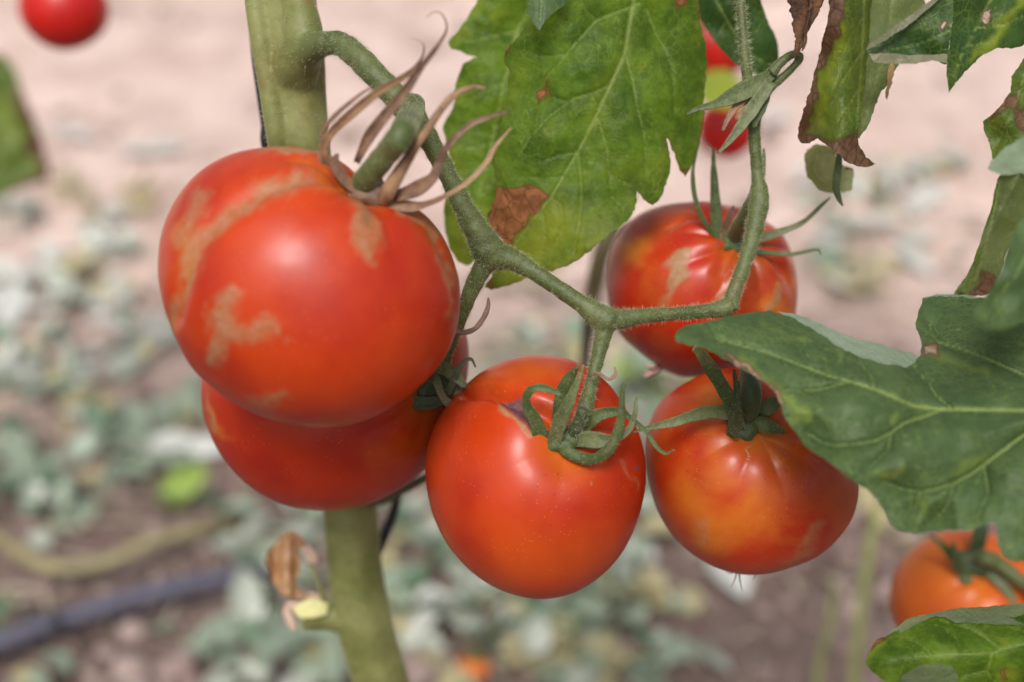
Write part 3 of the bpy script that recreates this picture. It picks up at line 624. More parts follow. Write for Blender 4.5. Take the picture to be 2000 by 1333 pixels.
sepals(t2, (842, 768), d2-.002, [
  ([(846, 722, -2, 18), (862, 718, -5, 24), (885, 730, -8, 22), (900, 745, -9, 18), (911, 756, -9, 8)], sp, dict(cup=.5, label='greyish sepal with a dry tip')),
  ([(842, 740, 0, 12), (852, 742, -5, 15), (861, 768, -7, 15), (875, 787, -8, 14), (892, 788, -8, 10)], sp, dict(cup=.4)),
  ([(865, 760, -2, 14), (890, 762, -5, 20), (906, 785, -6, 16), (914, 812, -7, 12), (912, 846, -8, 8)], sp, dict(cup=.4)),
  ([(862, 782, -2, 12), (876, 765, -8, 15), (890, 735, -9, 12), (904, 709, -9, 8), (920, 702, -9, 6), (929, 718, -9, 3)], sk, dict(cup=.3)),
  ([(780, 778, 1, 12), (800, 783, -1, 24), (828, 788, -2, 26), (856, 784, -3, 18), (880, 776, -3, 6)], sk, dict(cup=.4)),
  ([(815, 765, 0, 16), (840, 756, -2, 28), (865, 750, -4, 26), (890, 765, -4, 12)], sk, dict(cup=.5))], .0048, sk, 300)
# far and half hidden tomatoes
sepals(t6, (1905, 1100), d6-.001, [
  ([(1895, 1110, 0, 14), (1865, 1090, -3, 18), (1840, 1065, -5, 14), (1812, 1040, -6, 4)], se, dict(cup=.3)),
  ([(1892, 1118, 0, 14), (1872, 1108, -4, 20), (1864, 1085, -7, 16), (1861, 1055, -9, 4)], sk, dict(cup=.3)),
  ([(1900, 1085, 0, 22), (1910, 1060, -3, 30), (1914, 1030, -5, 24), (1915, 1000, -5, 8)], sk, dict(cup=.3)),
  ([(1915, 1108, 0, 18), (1940, 1120, -3, 24), (1965, 1150, -5, 20), (1985, 1185, -5, 8)], sp, dict(cup=.3)),
  ([(1895, 1105, 0, 20), (1885, 1125, -2, 26), (1895, 1140, -3, 12)], se, dict(cup=.3))], .0075, sk)
V, F = px_tube([(2060, 1190, .50, 26), (2000, 1140, .50, 26), (1950, 1100, .502, 28), (1925, 1090, d6-.008, 32), (1908, 1096, d6, 30)], 6, ns=14)
obj('pedicel', V, F, M['truss'], t6)
for tt, c, dd2, sgn in ((t7, (1392, 28), d7, 1), (t8, (1412, 205), d8, -1), (t9, (125, -50), d9, 1), (t10, (1868, 1330), d10, 1), (t11, (928, 1284), d11, 1)):
    k = .7 if tt is t11 else 1.0
    sepals(tt, c, dd2-.0005, [([(c[0], c[1], 0, 10*k), (c[0]+22*k*math.cos(a), c[1]-14*k*math.sin(a)-3, -2, 12*k), (c[0]+40*k*math.cos(a), c[1]-24*k*math.sin(a)-8, -4, 2)], se, dict(cup=.3)) for a in (.3, 1.5, 2.7, 4.0, 5.3)], .004*k, se)
    if tt is not t11:
        V, F = px_tube([(c[0], c[1]+2, dd2+.001, 12), (c[0]+4, c[1]-30, dd2-.004, 12), (c[0]+12, c[1]-75, dd2, 12)], 5, ns=10); obj('pedicel', V, F, M['truss'], tt)
# dried flower remnants under two fruits
def remnant(t, rows_list, d, mat, label): 
    V, F = join([px_tube([(x, y, d+z*.001, w) for x, y, z, w in rows], 4, ns=6) for rows in rows_list]); obj('flower_remnant', V, F, mat, t, label=label)
remnant(t4, [[(1440, 1112, 0, 3), (1436, 1130, -1, 2.5), (1428, 1148, -1, 1), ], [(1444, 1112, 0, 3), (1445, 1132, 0, 3), (1450, 1156, 0, 1)], [(1447, 1112, 0, 3), (1462, 1122, -1, 3), (1476, 1120, -1, 3), (1470, 1132, -1, 1)], [(1438, 1112, 0, 3), (1428, 1120, 0, 2), (1418, 1118, 0, 1)]], .405, dr, 'dry hair thin flower remnant under the fruit')
remnant(t5, [[(1300, 712, 0, 8), (1285, 722, 0, 14), (1268, 730, 0, 14), (1258, 738, 0, 6)], [(1290, 716, 0, 6), (1275, 718, -2, 9), (1262, 716, -3, 4)]], .437, mat_plain('pink dry petal', (.5, .3, .26), (.36, .22, .18), 90, .7), 'pinkish dry flower remnant')

# ------------------------------------------------------------------ main tomato plant
tp = thing('tomato_plant', 'main tomato plant with thick ridged green stem and forked fruit truss', 'tomato plant', P(760, 1900, .56))
def ridge(a): return .035*np.cos(a*5)+.03*np.cos(a*3+1)
# stem: two fused ridged strands at the top, one below
sm = [(545, -260, .392, 120), (548, -100, .394, 118), (560, 40, .398, 116), (572, 120, .401, 118), (583, 200, .404, 104), (592, 300, .408, 102), (612, 450, .420, 104), (640, 650, .445, 106), (665, 850, .462, 104), (682, 1000, .474, 104), (692, 1120, .482, 106), (712, 1230, .490, 108), (745, 1340, .50, 106), (775, 1480, .515, 108), (800, 1700, .54, 110)]
V1, F1 = px_tube(sm, 8, ns=48, ridge=ridge)
V2, F2 = px_tube([(496, -260, .389, 44), (496, -50, .391, 44), (506, 60, .393, 42), (526, 180, .397, 40), (546, 300, .403, 40), (590, 480, .424, 40), (630, 640, .445, 30)], 8, ns=24)
VR, FR = px_tube([(560, -60, .392, 60), (585, 10, .390, 62), (592, 60, .389, 78), (590, 110, .392, 80), (585, 170, .400, 60)], 8, ns=20)
VB, FB = px_tube([(575, 100, .394, 70), (605, 92, .384, 62), (640, 86, .379, 50)], 8, ns=20)
VB, FB = px_tube([(552, 190, .409, 56), (566, 150, .401, 88), (582, 116, .393, 88), (602, 98, .387, 68), (628, 87, .3805, 51), (650, 84, .377, 46)], 8, ns=20)
VL, FL = px_tube([(692, 1215, .487, 70), (650, 1205, .484, 56), (612, 1205, .482, 52), (590, 1207, .481, 48)], 6, ns=16)
VS, FS = fuse([(V1, F1), (V2, F2), (VR, FR), (VB, FB), (VL, FL)], .0007, 5)
node = P(632, 88, .380); sa = np.zeros((len(VS), 4)); sa[:, 0] = sstep(.0125, .002, np.linalg.norm(VS-node, axis=1)); sa[:, 3] = 1
st = obj('stem', VS, FS, M['stem'], tp, attrs=sa)
HV, HF = hairs(VS, FS, 6000, .0011, 4.0e-5); obj('hairs', HV, HF, M['hair'], st, kind='stuff')
# truss
tr_main = [(622, 89, .382, 30), (636, 86, .3795, 42), (652, 84, .3768, 47), (672, 90, .375, 48), (705, 118, .371, 50), (750, 165, .368, 50), (790, 208, .367, 52), (812, 238, .367, 52), (840, 278, .369, 42), (876, 345, .372, 38), (908, 410, .374, 42), (936, 458, .376, 54), (958, 494, .378, 66), (990, 508, .378, 42)]
tr_r = [(950, 492, .378, 60), (1000, 508, .378, 44), (1040, 530, .377, 34), (1090, 563, .375, 33), (1140, 597, .374, 37), (1178, 622, .374, 54), (1200, 628, .374, 46)]
tr_r2 = [(1165, 618, .374, 42), (1200, 625, .375, 42), (1250, 618, .376, 31), (1320, 613, .379, 27), (1390, 607, .382, 30), (1425, 600, .383, 42)]
tr_up = [(1425, 604, .383, 34), (1432, 575, .384, 30), (1448, 532, .386, 29), (1465, 480, .388, 31), (1477, 430, .389, 37), (1483, 388, .390, 40), (1480, 345, .391, 26), (1475, 290, .390, 24), (1473, 240, .389, 26), (1482, 200, .388, 28), (1502, 172, .387, 22), (1530, 150, .387, 17), (1552, 128, .387, 15), (1563, 113, .386, 16), (1552, 106, .385, 16), (1535, 114, .384, 18), (1518, 130, .384, 20), (1506, 145, .384, 26)]
tr_dn = [(1182, 618, .374, 40), (1180, 645, .374, 37), (1172, 680, .374, 31), (1162, 720, .373, 27), (1152, 760, .371, 27), (1145, 790, .3695, 32), (1140, 800, .369, 34)]
tr_l = [(958, 500, .378, 46), (936, 535, .379, 38), (915, 580, .382, 32), (898, 625, .386, 28), (882, 665, .390, 26), (866, 710, .394, 26), (856, 745, .398, 26), (848, 765, .402, 24)]
VT, FT = fuse([px_tube(r, 8, ns=20, wob=.035) for r in (tr_main, tr_r, tr_r2, tr_up, tr_dn, tr_l)], .00042, 5)
trs = obj('truss', VT, FT, M['truss'], tp)
HV, HF = hairs(VT, FT, 9000, .00115, 3.1e-5); obj('hairs', HV, HF, M['hair'], trs, kind='stuff')
V, F = px_tube([(1141, 798, d3-.008+.001, 26), (1132, 820, d3-.005, 26), (1120, 845, d3-.001, 28), (1112, 862, d3+.003, 28)], 6, ns=16); obj('pedicel', V, F, M['sepal_dark'], t3)
ped3 = list(t3.children)[-1]; HV, HF = hairs(V, F[:-2], 350, .0009); obj('hairs', HV, HF, M['hair'], ped3, kind='stuff')
# withered flower at the truss end
for rows, mt in [([(1512, 143, 0, 20), (1478, 164, -1, 32), (1437, 186, -2, 30), (1399, 203, -3, 17), (1360, 214, -4, 9), (1339, 224, -4, 3)], se),
                 ([(1498, 164, 0, 12), (1462, 190, -1, 14), (1440, 205, -1, 12), (1422, 232, -2, 10), (1411, 256, -2, 6)], dd_),
                 ([(1505, 160, -1, 24), (1478, 200, -2, 27), (1450, 242, -3, 19), (1424, 276, -4, 13), (1402, 300, -4, 4)], sp),
                 ([(1490, 170, 1, 12), (1462, 206, 0, 16), (1437, 234, 0, 10)], M['dry']),
                 ([(1498, 160, 2, 20), (1490, 190, 1, 26), (1478, 225, 0, 20), (1473, 250, 0, 8)], se)]:
    sepal(trs, rows, mt, .3845, cup=.45, flat=.2, name='withered_sepal')
sepal(trs, [(880, 646, 0, 7), (905, 650, 0, 9), (928, 642, 0, 10), (944, 622, 0, 10), (953, 600, 0, 8), (954, 582, 0, 3)], M['dry_dark'], .381, flat=.5, cup=.2, name='tendril')
sepal(trs, [(1490, 345, 2, 8), (1491, 315, 2, 9), (1492, 290, 2, 3)], se, .393, flat=.4, cup=.2, name='bract')
# dried flower at the lower stem
t_ = [([(565, 1042, -1, 8), (582, 1050, -1, 14), (594, 1066, -1, 8)], mat_plain('dry orange leaf', (.50, .25, .12), (.36, .16, .08), 60, .7, .001, .3)),
      ([(592, 1066, 0, 10), (602, 1078, -1, 20), (612, 1092, -1, 18), (618, 1100, -1, 4)], mat_plain('dry cream petal', (.62, .45, .34), (.5, .34, .26), 60, .7, .001, .2)),
      ([(560, 1162, 0, 10), (600, 1165, 0, 16), (625, 1170, 0, 16)], bpy.data.materials['dry cream petal'])]
for rows, mt in t_: sepal(st, rows, mt, .482, flat=.3, cup=.5, name='dried_petal', wob=.08)
V, F = px_tube([(602, 1088, .481, 6), (616, 1125, .481, 7), (628, 1158, .481, 8), (640, 1185, .483, 10)], 4, ns=8); obj('flower_stalk', V, F, M['stem'], st)
sepal(st, [(595, 1190, -1, 20), (570, 1182, -1, 16), (560, 1190, 0, 12), (566, 1210, 0, 18), (574, 1232, 0, 6)], bpy.data.materials['dry cream petal'], .480, flat=.3, cup=.4, name='dried_petal')
sepal(st, [(640, 1190, -3, 22), (610, 1188, -4, 34), (585, 1195, -4, 30), (578, 1200, -4, 8)], mat_plain('cut shoot', (.62, .60, .28), (.5, .5, .2), 60, .6), .480, flat=.4, cup=.4, name='cut_shoot')
V, F = px_tube([(715, 985, .47, 22), (760, 972, .466, 18), (800, 950, .462, 18), (850, 925, .459, 16), (900, 905, .458, 14)], 6, ns=12, wob=.06); obj('side_shoot', V, F, M['twig'], tp)
# black twine
t = thing('support_twine', 'black support twine twisted up behind the thick green stem', 'twine', P(755, 1040, .505))
V, F = px_tube([(482, -60, .416, 9), (494, 100, .418, 9), (506, 180, .420, 12), (517, 240, .422, 16), (526, 310, .428, 16), (620, 520, .462, 13), (800, 800, .492, 14), (778, 960, .495, 17), (765, 1010, .495, 19), (750, 1050, .495, 20), (738, 1080, .497, 18), (705, 1160, .515, 13), (690, 1300, .528, 13), (705, 1400, .535, 13)], 8, ns=10)
obj('strand', V, F, M['black'], t)

# ------------------------------------------------------------------ leaves
def leaf(parent, name, outline, depth, mat, veins=(), burns=(), yel=(), sp=5.0, jag=1.2, flaps=(), label=None, under=0.0, ruff=.0005, seed=0, vd=.0004, margin=.0, vbulge=.0):
    """a leaf blade: outline and veins in photo pixels, depth(px,py) in metres gives it its real curve"""
    o = np.asarray(outline, float); rs = np.random.default_rng(seed+100)
    B = []
    for i in range(len(o)):
        a, b = o[i], o[(i+1) % len(o)]; n = max(1, int(np.hypot(*(b-a))/sp))
        nn = np.array([-(b-a)[1], (b-a)[0]])/(np.hypot(*(b-a))+1e-9)
        for k in range(n):
            off = rs.normal(0, jag)*.35+jag*(.8*math.sin(k*.55+i*2.1)+.5*math.sin((o[i][0]+k*3)*.23))*(k > 0)
            B.append(a+(b-a)*k/n+nn*off)
    B = np.array(B); x0, y0 = B.min(0); x1, y1 = B.max(0)
    gx, gy = np.meshgrid(np.arange(x0, x1, sp), np.arange(y0, y1, sp*.87)); gx[::2] += sp*.5
    gx = gx.ravel()+rs.normal(0, sp*.12, gx.size); gy = gy.ravel()+rs.normal(0, sp*.12, gy.size)
    inn = inpoly(gx, gy, B); gx, gy = gx[inn], gy[inn]
    pl = [(x, y, 0) for x, y in B]; dB, _ = segdist(gx, gy, pl+[pl[0]]); kk = dB > sp*.6; gx, gy = gx[kk], gy[kk]
    pts = [Vector(p) for p in np.vstack([B, np.c_[gx, gy]])]; nb = len(B)
    r = delaunay_2d_cdt(pts, [(i, (i+1) % nb) for i in range(nb)], [list(range(nb))], 2, 1e-4)
    X = np.array([v.x for v in r[0]]); Y = np.array([v.y for v in r[0]]); F = [tuple(f) for f in r[2]]
    d = depth(X, Y) if callable(depth) else np.full(X.shape, depth)
    q = np.c_[X, Y]; d = d + ruff*Wn(seed, .03, 12, 2)(q)+ruff*.22*Wn(seed+1, .065, 14, 2)(q)
    at = np.zeros((len(X), 4)); at[:, 3] = under
    vm = np.zeros(len(X)); bul = np.full(len(X), 1e9)
    for v in veins:
        dd, ww = segdist(X, Y, v); vm = np.maximum(vm, sstep(1.5, .3, dd/ww)*np.clip(ww/3.2, .3, 1)); bul = np.minimum(bul, dd)
        d = d + vd*np.exp(-(dd/(ww*2.2))**2)
    if vbulge: d = d - vbulge*np.clip(bul/40, 0, 1)**.7
    at[:, 0] = vm
    JX = X+5*Wn(seed+3, .08, 10, 2)(q); JY = Y+5*Wn(seed+4, .08, 10, 2)(q)
    for poly, soft in burns: at[:, 1] = np.maximum(at[:, 1], sstep(soft, -soft, polydist(JX, JY, poly)))
    for line, soft, s in yel: dd, ww = segdist(JX, JY, line); at[:, 2] = np.maximum(at[:, 2], s*sstep(soft, -soft, dd-ww))
    if margin:
        dB, _ = segdist(X, Y, pl+[pl[0]]); at[:, 1] = np.maximum(at[:, 1], margin*sstep(5, .5, dB+3*Wn(seed+6, .05, 8, 2)(q)))
    W = PA(X, Y, d); allV = [W]; allF = list(F); allA = [at]; off = len(W)
    for fo, fd, fu in flaps:      # turned over rims
        fW, fF, fA = leaf(None, None, fo, fd, None, sp=sp, jag=jag*.6, under=fu, ruff=ruff*.6, seed=seed+50)
        allV.append(fW); allF += [tuple(i+off for i in f) for f in fF]; allA.append(fA); off += len(fW)
    if parent is None and name is None: return W, F, at
    return obj(name, np.vstack(allV), allF, mat, parent, attrs=np.vstack(allA), label=label)

LG = mat_leaf('leaf green', (.036, .088, .010), (.105, .190, .022), trans=(.33, .60, .025), tw=.48, mott=.9, rough=.5)
LD = mat_leaf('leaf dark green', (.022, .056, .014), (.036, .078, .016), trans=(.10, .22, .02), tw=.25)
LP = mat_leaf('leaf front bluish green', (.054, .096, .034), (.085, .138, .052), trans=(.14, .26, .02), tw=.25, rough=.52, mott=.35, lime=(.20, .30, .06), under=(.30, .38, .26), b1=(.42, .29, .20), b2=(.25, .15, .10))
LR = mat_leaf('leaf folded, brown rimmed', (.022, .056, .012), (.040, .084, .016), trans=(.12, .24, .02), tw=.25, under=(.30, .27, .17), b1=(.5, .38, .28), b2=(.3, .2, .14))
LC = mat_leaf('leaf cupped pale', (.26, .32, .12), (.36, .40, .18), trans=(.6, .66, .2), tw=.5, under=(.60, .64, .46))
LY = mat_leaf('leaf ageing green', (.065, .115, .018), (.11, .16, .025), trans=(.26, .34, .02), tw=.42, mott=.9, b1=(.20, .125, .08), b2=(.07, .045, .032))
LB = mat_leaf('leaf shrivelled brown', (.10, .04, .02), (.05, .022, .015), trans=(.2, .06, .01), tw=.15)
def plane(d0, gx=0, gy=0, cx=0, cy=0, qx=0, qy=0):
    return lambda X, Y: d0+gx*(X-cx)+gy*(Y-cy)+qx*(X-cx)**2+qy*(Y-cy)**2
def v3(pts, a, b): n = len(pts); return [(x, y, a+(b-a)*i/max(1, n-1)) for i, (x, y) in enumerate(pts)]

L1o = [(1037, 43), (1022, 60), (1007, 76), (992, 94), (984, 112), (988, 128), (996, 142), (992, 165), (990, 190), (985, 211), (978, 240), (969, 270), (962, 292), (960, 315), (965, 340), (967, 360), (970, 378), (960, 400), (951, 424), (960, 445), (975, 465), (985, 480), (975, 500), (962, 533), (955, 548), (947, 562), (960, 567), (998, 556), (1039, 540), (1084, 529), (1120, 513), (1147, 495), (1187, 459), (1215, 440), (1228, 430), (1240, 410), (1244, 396), (1243, 373), (1257, 391), (1275, 402), (1293, 382), (1303, 360), (1308, 330), (1308, 300), (1302, 270), (1318, 301), (1327, 333), (1338, 347), (1350, 324), (1362, 295), (1369, 265), (1374, 225), (1376, 190), (1380, 153), (1381, 99), (1372, 65), (1366, 30), (1363, -10), (1340, -70), (1290, -120), (1200, -130), (1100, -90), (1060, -30)]
L1v = [v3([(1248, -60), (1219, 108), (1192, 167), (1165, 225), (1129, 297), (1100, 345), (1075, 387), (1040, 430), (1007, 477), (985, 520)], 3.6, 1.5),
       v3([(1248, 7), (1205, 24), (1165, 40), (1120, 90), (1096, 120), (1070, 148), (1043, 189)], 2.6, 1.2), v3([(1192, 167), (1155, 183), (1120, 193), (1090, 215), (1066, 234), (1030, 275), (1007, 315)], 2.4, 1.2),
       v3([(1129, 297), (1090, 305), (1048, 317)], 1.8, 1), v3([(1223, 112), (1236, 160), (1246, 216), (1256, 255), (1259, 279), (1262, 342)], 2.2, 1), v3([(1165, 225), (1175, 255), (1185, 288), (1190, 340), (1196, 387), (1215, 405)], 2., 1),
       v3([(1129, 297), (1134, 340), (1136, 382), (1130, 440), (1120, 495)], 1.9, 1), v3([(1262, 20), (1282, 67), (1300, 100), (1313, 135), (1317, 180), (1318, 225)], 2., 1), v3([(1102, 107), (1075, 110), (1045, 107)], 1.3, .8),
       v3([(1185, 288), (1160, 330), (1140, 335)], 1., .8), v3([(1190, 340), (1215, 355), (1230, 360)], 1.1, .8), v3([(1075, 387), (1095, 400), (1100, 440), (1085, 480)], 1.3, .8), v3([(1060, 420), (1066, 460), (1060, 500)], 1.2, .8), v3([(1165, 40), (1140, 15), (1130, -10)], 1.2, .8), v3([(1246, 216), (1280, 250), (1290, 300)], 1.2, .8), v3([(1313, 135), (1345, 165), (1355, 230)], 1.2, .8), v3([(1100, 345), (1060, 350), (1020, 345)], 1.2, .8), v3([(1110, 200), (1080, 190), (1040, 215)], 1.2, .8)]
burn1 = [(960, 362), (985, 366), (1005, 370), (1020, 362), (1050, 362), (1075, 380), (1052, 412), (1032, 440), (1010, 462), (1000, 478), (975, 470), (945, 430), (955, 395)]
leaf(tp, 'leaf', L1o, lambda X, Y: .392+.00003*(X-1190)*.8+.00000032*(X-1180)**2+.00002*(Y-250), LG, L1v,
     burns=[(burn1, 3), ([(1050, 170), (1070, 160), (1078, 172), (1062, 195), (1045, 206), (1042, 190)], 4), ([(1308, -5), (1338, -5), (1335, 15), (1322, 24), (1310, 10)], 3), ([(940, 530), (958, 533), (958, 568), (944, 566)], 2), ([(1266, 396), (1284, 396), (1276, 404)], 4), ([(1326, 335), (1350, 335), (1338, 350)], 4), ([(1000, 70), (1012, 75), (992, 110), (984, 112)], 4)],
     yel=[(v3([(1080, 440), (1010, 520)], 45, 35), 50, .8), (v3([(1000, 420), (1170, 450)], 20, 20), 50, .45), (v3([(1200, 330), (1290, 350)], 10, 10), 30, .25), (v3([(1240, 60), (1150, 230)], 5, 12), 30, .3), (v3([(1090, 520), (1190, 455)], 8, 8), 10, .6), (v3([(1020, 130), (1000, 190)], 10, 10), 20, .4)], jag=1.6, sp=4.2, ruff=.0009, vbulge=.0007, label='large mottled leaf with an orange brown burnt patch', seed=1, margin=.25)
leaf(tp, 'leaf', [(940, -10), (928, 10), (917, 27), (895, 60), (875, 83), (882, 96), (905, 103), (931, 111), (905, 125), (894, 150), (888, 180), (886, 205), (872, 232), (864, 252), (870, 275), (877, 300), (872, 340), (868, 380), (868, 430), (872, 460), (877, 486), (895, 512), (915, 520), (940, 500), (975, 460), (1040, 350), (1080, 200), (1080, -30), (1000, -60)],
     lambda X, Y: .425+.0000005*(X-960)**2+.00001*(Y-250), LG, [v3([(1060, -20), (1010, 60), (985, 160), (960, 280), (930, 400), (905, 490)], 3.5, 1.5), v3([(1010, 60), (950, 75), (900, 85)], 2, 1), v3([(985, 160), (930, 190), (895, 200)], 2, 1), v3([(960, 280), (915, 290), (885, 280)], 2, 1), v3([(930, 400), (900, 400)], 2, 1)],
     yel=[(v3([(880, 300), (900, 500)], 16, 16), 25, .55), (v3([(940, 0), (890, 80)], 6, 6), 12, .5)], sp=6, label='greener leaf behind and left of the burnt one', seed=2, ruff=.0014)
leaf(tp, 'leaf', [(1030, -40), (1026, -10), (1030, 28), (1045, 50), (1055, 60), (1066, 40), (1090, 18), (1112, 2), (1120, -40)], lambda X, Y: .378+.0000012*(X-1060)**2, LP, [v3([(1060, -30), (1054, 55)], 2, 1)], label='small curled bluish leaf at the top edge', seed=3, sp=4)
leaf(tp, 'leaf', [(1340, -60), (1352, -10), (1372, 45), (1403, 90), (1425, 115), (1448, 135), (1475, 146), (1498, 140), (1521, 124), (1521, 100), (1514, 70), (1500, 40), (1488, 12), (1470, -60)], lambda X, Y: .418+.0000009*(X-1440)**2+.00003*(Y-50), LD, [v3([(1385, -30), (1420, 40), (1460, 100), (1500, 128)], 2.4, 1.2), v3([(1420, 40), (1400, 70)], 1.5, 1), v3([(1440, 70), (1480, 60)], 1.5, 1)], label='dark green leaf behind the hairy stalk', seed=4, ruff=.0012)
V, F = px_tube([(1440, -120, .388, 20), (1446, 0, .388, 19), (1451, 63, .388, 19), (1455, 110, .388, 20), (1460, 151, .389, 21), (1470, 210, .390, 20)], 6, ns=14); pet = obj('leaf_stalk', V, F, M['truss'], tp)
HV, HF = hairs(V, F[:-2], 900, .0016); obj('hairs', HV, HF, M['hair'], pet, kind='stuff')
V, F = px_tube([(1248, -40, .393, 10), (1240, -120, .392, 16), (1150, -200, .39, 22), (900, -230, .39, 26), (560, -200, .393, 34)], 6, ns=12); obj('leaf_stalk', V, F, M['truss'], tp)
V, F = px_tube([(1455, -100, .389, 20), (1350, -190, .39, 22), (1150, -205, .39, 22)], 6, ns=12); obj('leaf_stalk', V, F, M['truss'], tp)

# neighbouring plant at the right: its stem stands just outside the frame
rp = thing('tomato_plant', 'neighbouring tomato plant whose drying leaves hang in from the right edge', 'tomato plant', P(2200, 1900, .56))
V, F = px_tube([(2130, -300, .40, 80), (2140, 0, .41, 84), (2150, 400, .43, 84), (2170, 800, .46, 86), (2190, 1300, .50, 90), (2210, 1700, .54, 92)], 8, ns=24, ridge=ridge)
rst = obj('stem', V, F, M['stem'], rp)
# shrivelled brown leaf: two twisted crumpled lobes
Vb, Fb = join([px_tube([(1572, -60, .372, 70), (1574, -10, .372, 74), (1572, 28, .372, 52), (1566, 55, .372, 34), (1567, 72, .371, 27), (1562, 90, .371, 24), (1556, 106, .371, 13), (1553, 118, .371, 4)], 8, ns=22, flat=.35, ref=FW, cup=.4, twist=1.5, wob=.07),
               px_tube([(1590, -60, .369, 40), (1592, -8, .369, 36), (1583, 30, .369, 26), (1573, 60, .3685, 18), (1572, 82, .368, 14), (1566, 100, .368, 5)], 8, ns=16, flat=.3, ref=FW, cup=.5, twist=-2.0, wob=.09)])
obj('withered_leaf', Vb, Fb, mat_plain('shrivelled leaf', (.17, .075, .03), (.035, .018, .012), 200, .5, .002, .1), rp, label='dark brown shrivelled leaf twisted to a point')
# hanging leaf with brown rolled edge
leaf(rp, 'leaf', [(1690, -60), (1695, 40), (1690, 110), (1678, 200), (1672, 262), (1678, 272), (1690, 255), (1703, 225), (1714, 200), (1722, 178), (1740, 155), (1755, 128), (1775, 60), (1806, 14), (1802, -60), (1780, -110), (1740, -150), (1708, -110)], lambda X, Y: .383+.0003*(X-1700)*.25, LY, [v3([(1745, -30), (1735, 60), (1705, 180), (1680, 262)], 2.2, 1)], under=.45, label='pale back half of the hanging leaf', seed=5, ruff=.001)
leaf(rp, 'leaf', [(1622, -60), (1619, 0), (1617, 36), (1610, 68), (1599, 108), (1589, 148), (1583, 180), (1570, 211), (1560, 245), (1558, 268), (1568, 281), (1582, 280), (1597, 271), (1612, 282), (1633, 299), (1660, 320), (1691, 327), (1712, 321), (1692, 308), (1680, 290), (1676, 265), (1682, 220), (1690, 150), (1697, 80), (1702, 0), (1702, -60), (1690, -110), (1668, -165), (1640, -120)], lambda X, Y: .372+.0000025*(X-1640)**2-.00002*(Y-150)*0, LY,
     [v3([(1690, -40), (1684, 100), (1676, 200), (1672, 262)], 2.6, 1.4), v3([(1684, 100), (1650, 150), (1625, 200)], 1.6, 1), v3([(1680, 170), (1650, 215), (1630, 245)], 1.6, 1), v3([(1688, 30), (1655, 80)], 1.6, 1)],
     burns=[([(1600, -60), (1650, -60), (1652, 20), (1640, 70), (1625, 100), (1606, 140), (1598, 185), (1582, 225), (1576, 260), (1610, 270), (1645, 268), (1676, 258), (1690, 300), (1715, 330), (1640, 330), (1540, 290), (1540, 200), (1590, 60)], 5)],
     yel=[(v3([(1650, 60), (1615, 170), (1600, 240)], 8, 10), 16, .8)], label='hanging leaf with a crumpled brown edge', seed=6, ruff=.0016, sp=4, jag=1.5)
leaf(rp, 'leaf', [(1742, 120), (1748, 130), (1742, 160), (1736, 185), (1732, 196), (1729, 190), (1732, 165), (1733, 140)], .384, mat_leaf('dried curl', (.5, .3, .14), (.4, .22, .1), tw=.2), (), sp=3, label='tiny dried brown curl at the leaf edge', seed=7)
leaf(rp, 'leaf', [(1577, 292), (1571, 312), (1573, 335), (1590, 355), (1605, 370), (1625, 378), (1640, 376), (1664, 373), (1668, 345), (1667, 331), (1650, 326), (1628, 300), (1610, 285), (1592, 283)], lambda X, Y: .408+.000006*(X-1620)**2*.6, LC, [v3([(1600, 290), (1590, 330), (1615, 372)], 2, 1)], burns=[([(1648, 320), (1672, 322), (1668, 340), (1655, 332)], 3)], under=.5, flaps=[([(1571, 300), (1584, 290), (1612, 284), (1640, 296), (1636, 304), (1610, 296), (1592, 304), (1588, 330), (1600, 352), (1628, 368), (1624, 378), (1600, 372), (1576, 345)], .4055, .0), ([(1640, 330), (1664, 332), (1666, 352), (1662, 372), (1642, 376), (1636, 350)], .404, .2)], sp=3.5, label='small cupped pale leaf under the hanging one', seed=8, ruff=.001)
Vc, Fc = px_tube([(1640, 296, .402, 10), (1636, 330, .400, 15), (1632, 365, .399, 15), (1638, 388, .399, 11), (1646, 403, .399, 3)], 6, ns=10, flat=.3, ref=FW, cup=.6); obj('curled_leaf_tip', Vc, Fc, M['sepal'], rp)
# top right leaf with folded rim
leaf(rp, 'leaf', [(1693, 98), (1712, 86), (1732, 76), (1777, 45), (1817, 13), (1845, -10), (1850, -60), (1868, -100), (1862, 20), (1858, 70), (1852, 118), (1849, 126), (1826, 117), (1800, 118), (1786, 122), (1741, 122), (1715, 121), (1696, 110)], lambda X, Y: .362+.00006*(X-1860)*-.3, LR, [v3([(1855, 60), (1800, 85), (1740, 98)], 2, 1)],
     flaps=[([(1690, 99), (1712, 88), (1732, 78), (1777, 47), (1817, 15), (1845, -10), (1838, -12), (1808, 8), (1770, 36), (1728, 66), (1700, 84)], .3605, .6), ([(1697, 105), (1720, 104), (1780, 108), (1850, 106), (1850, 124), (1820, 118), (1790, 125), (1740, 125), (1708, 122)], .3600, .75)],
     burns=[([(1836, 42), (1848, 40), (1850, 54), (1838, 58)], 3)], label='left half of the folded top right leaf', seed=9, ruff=.0008)
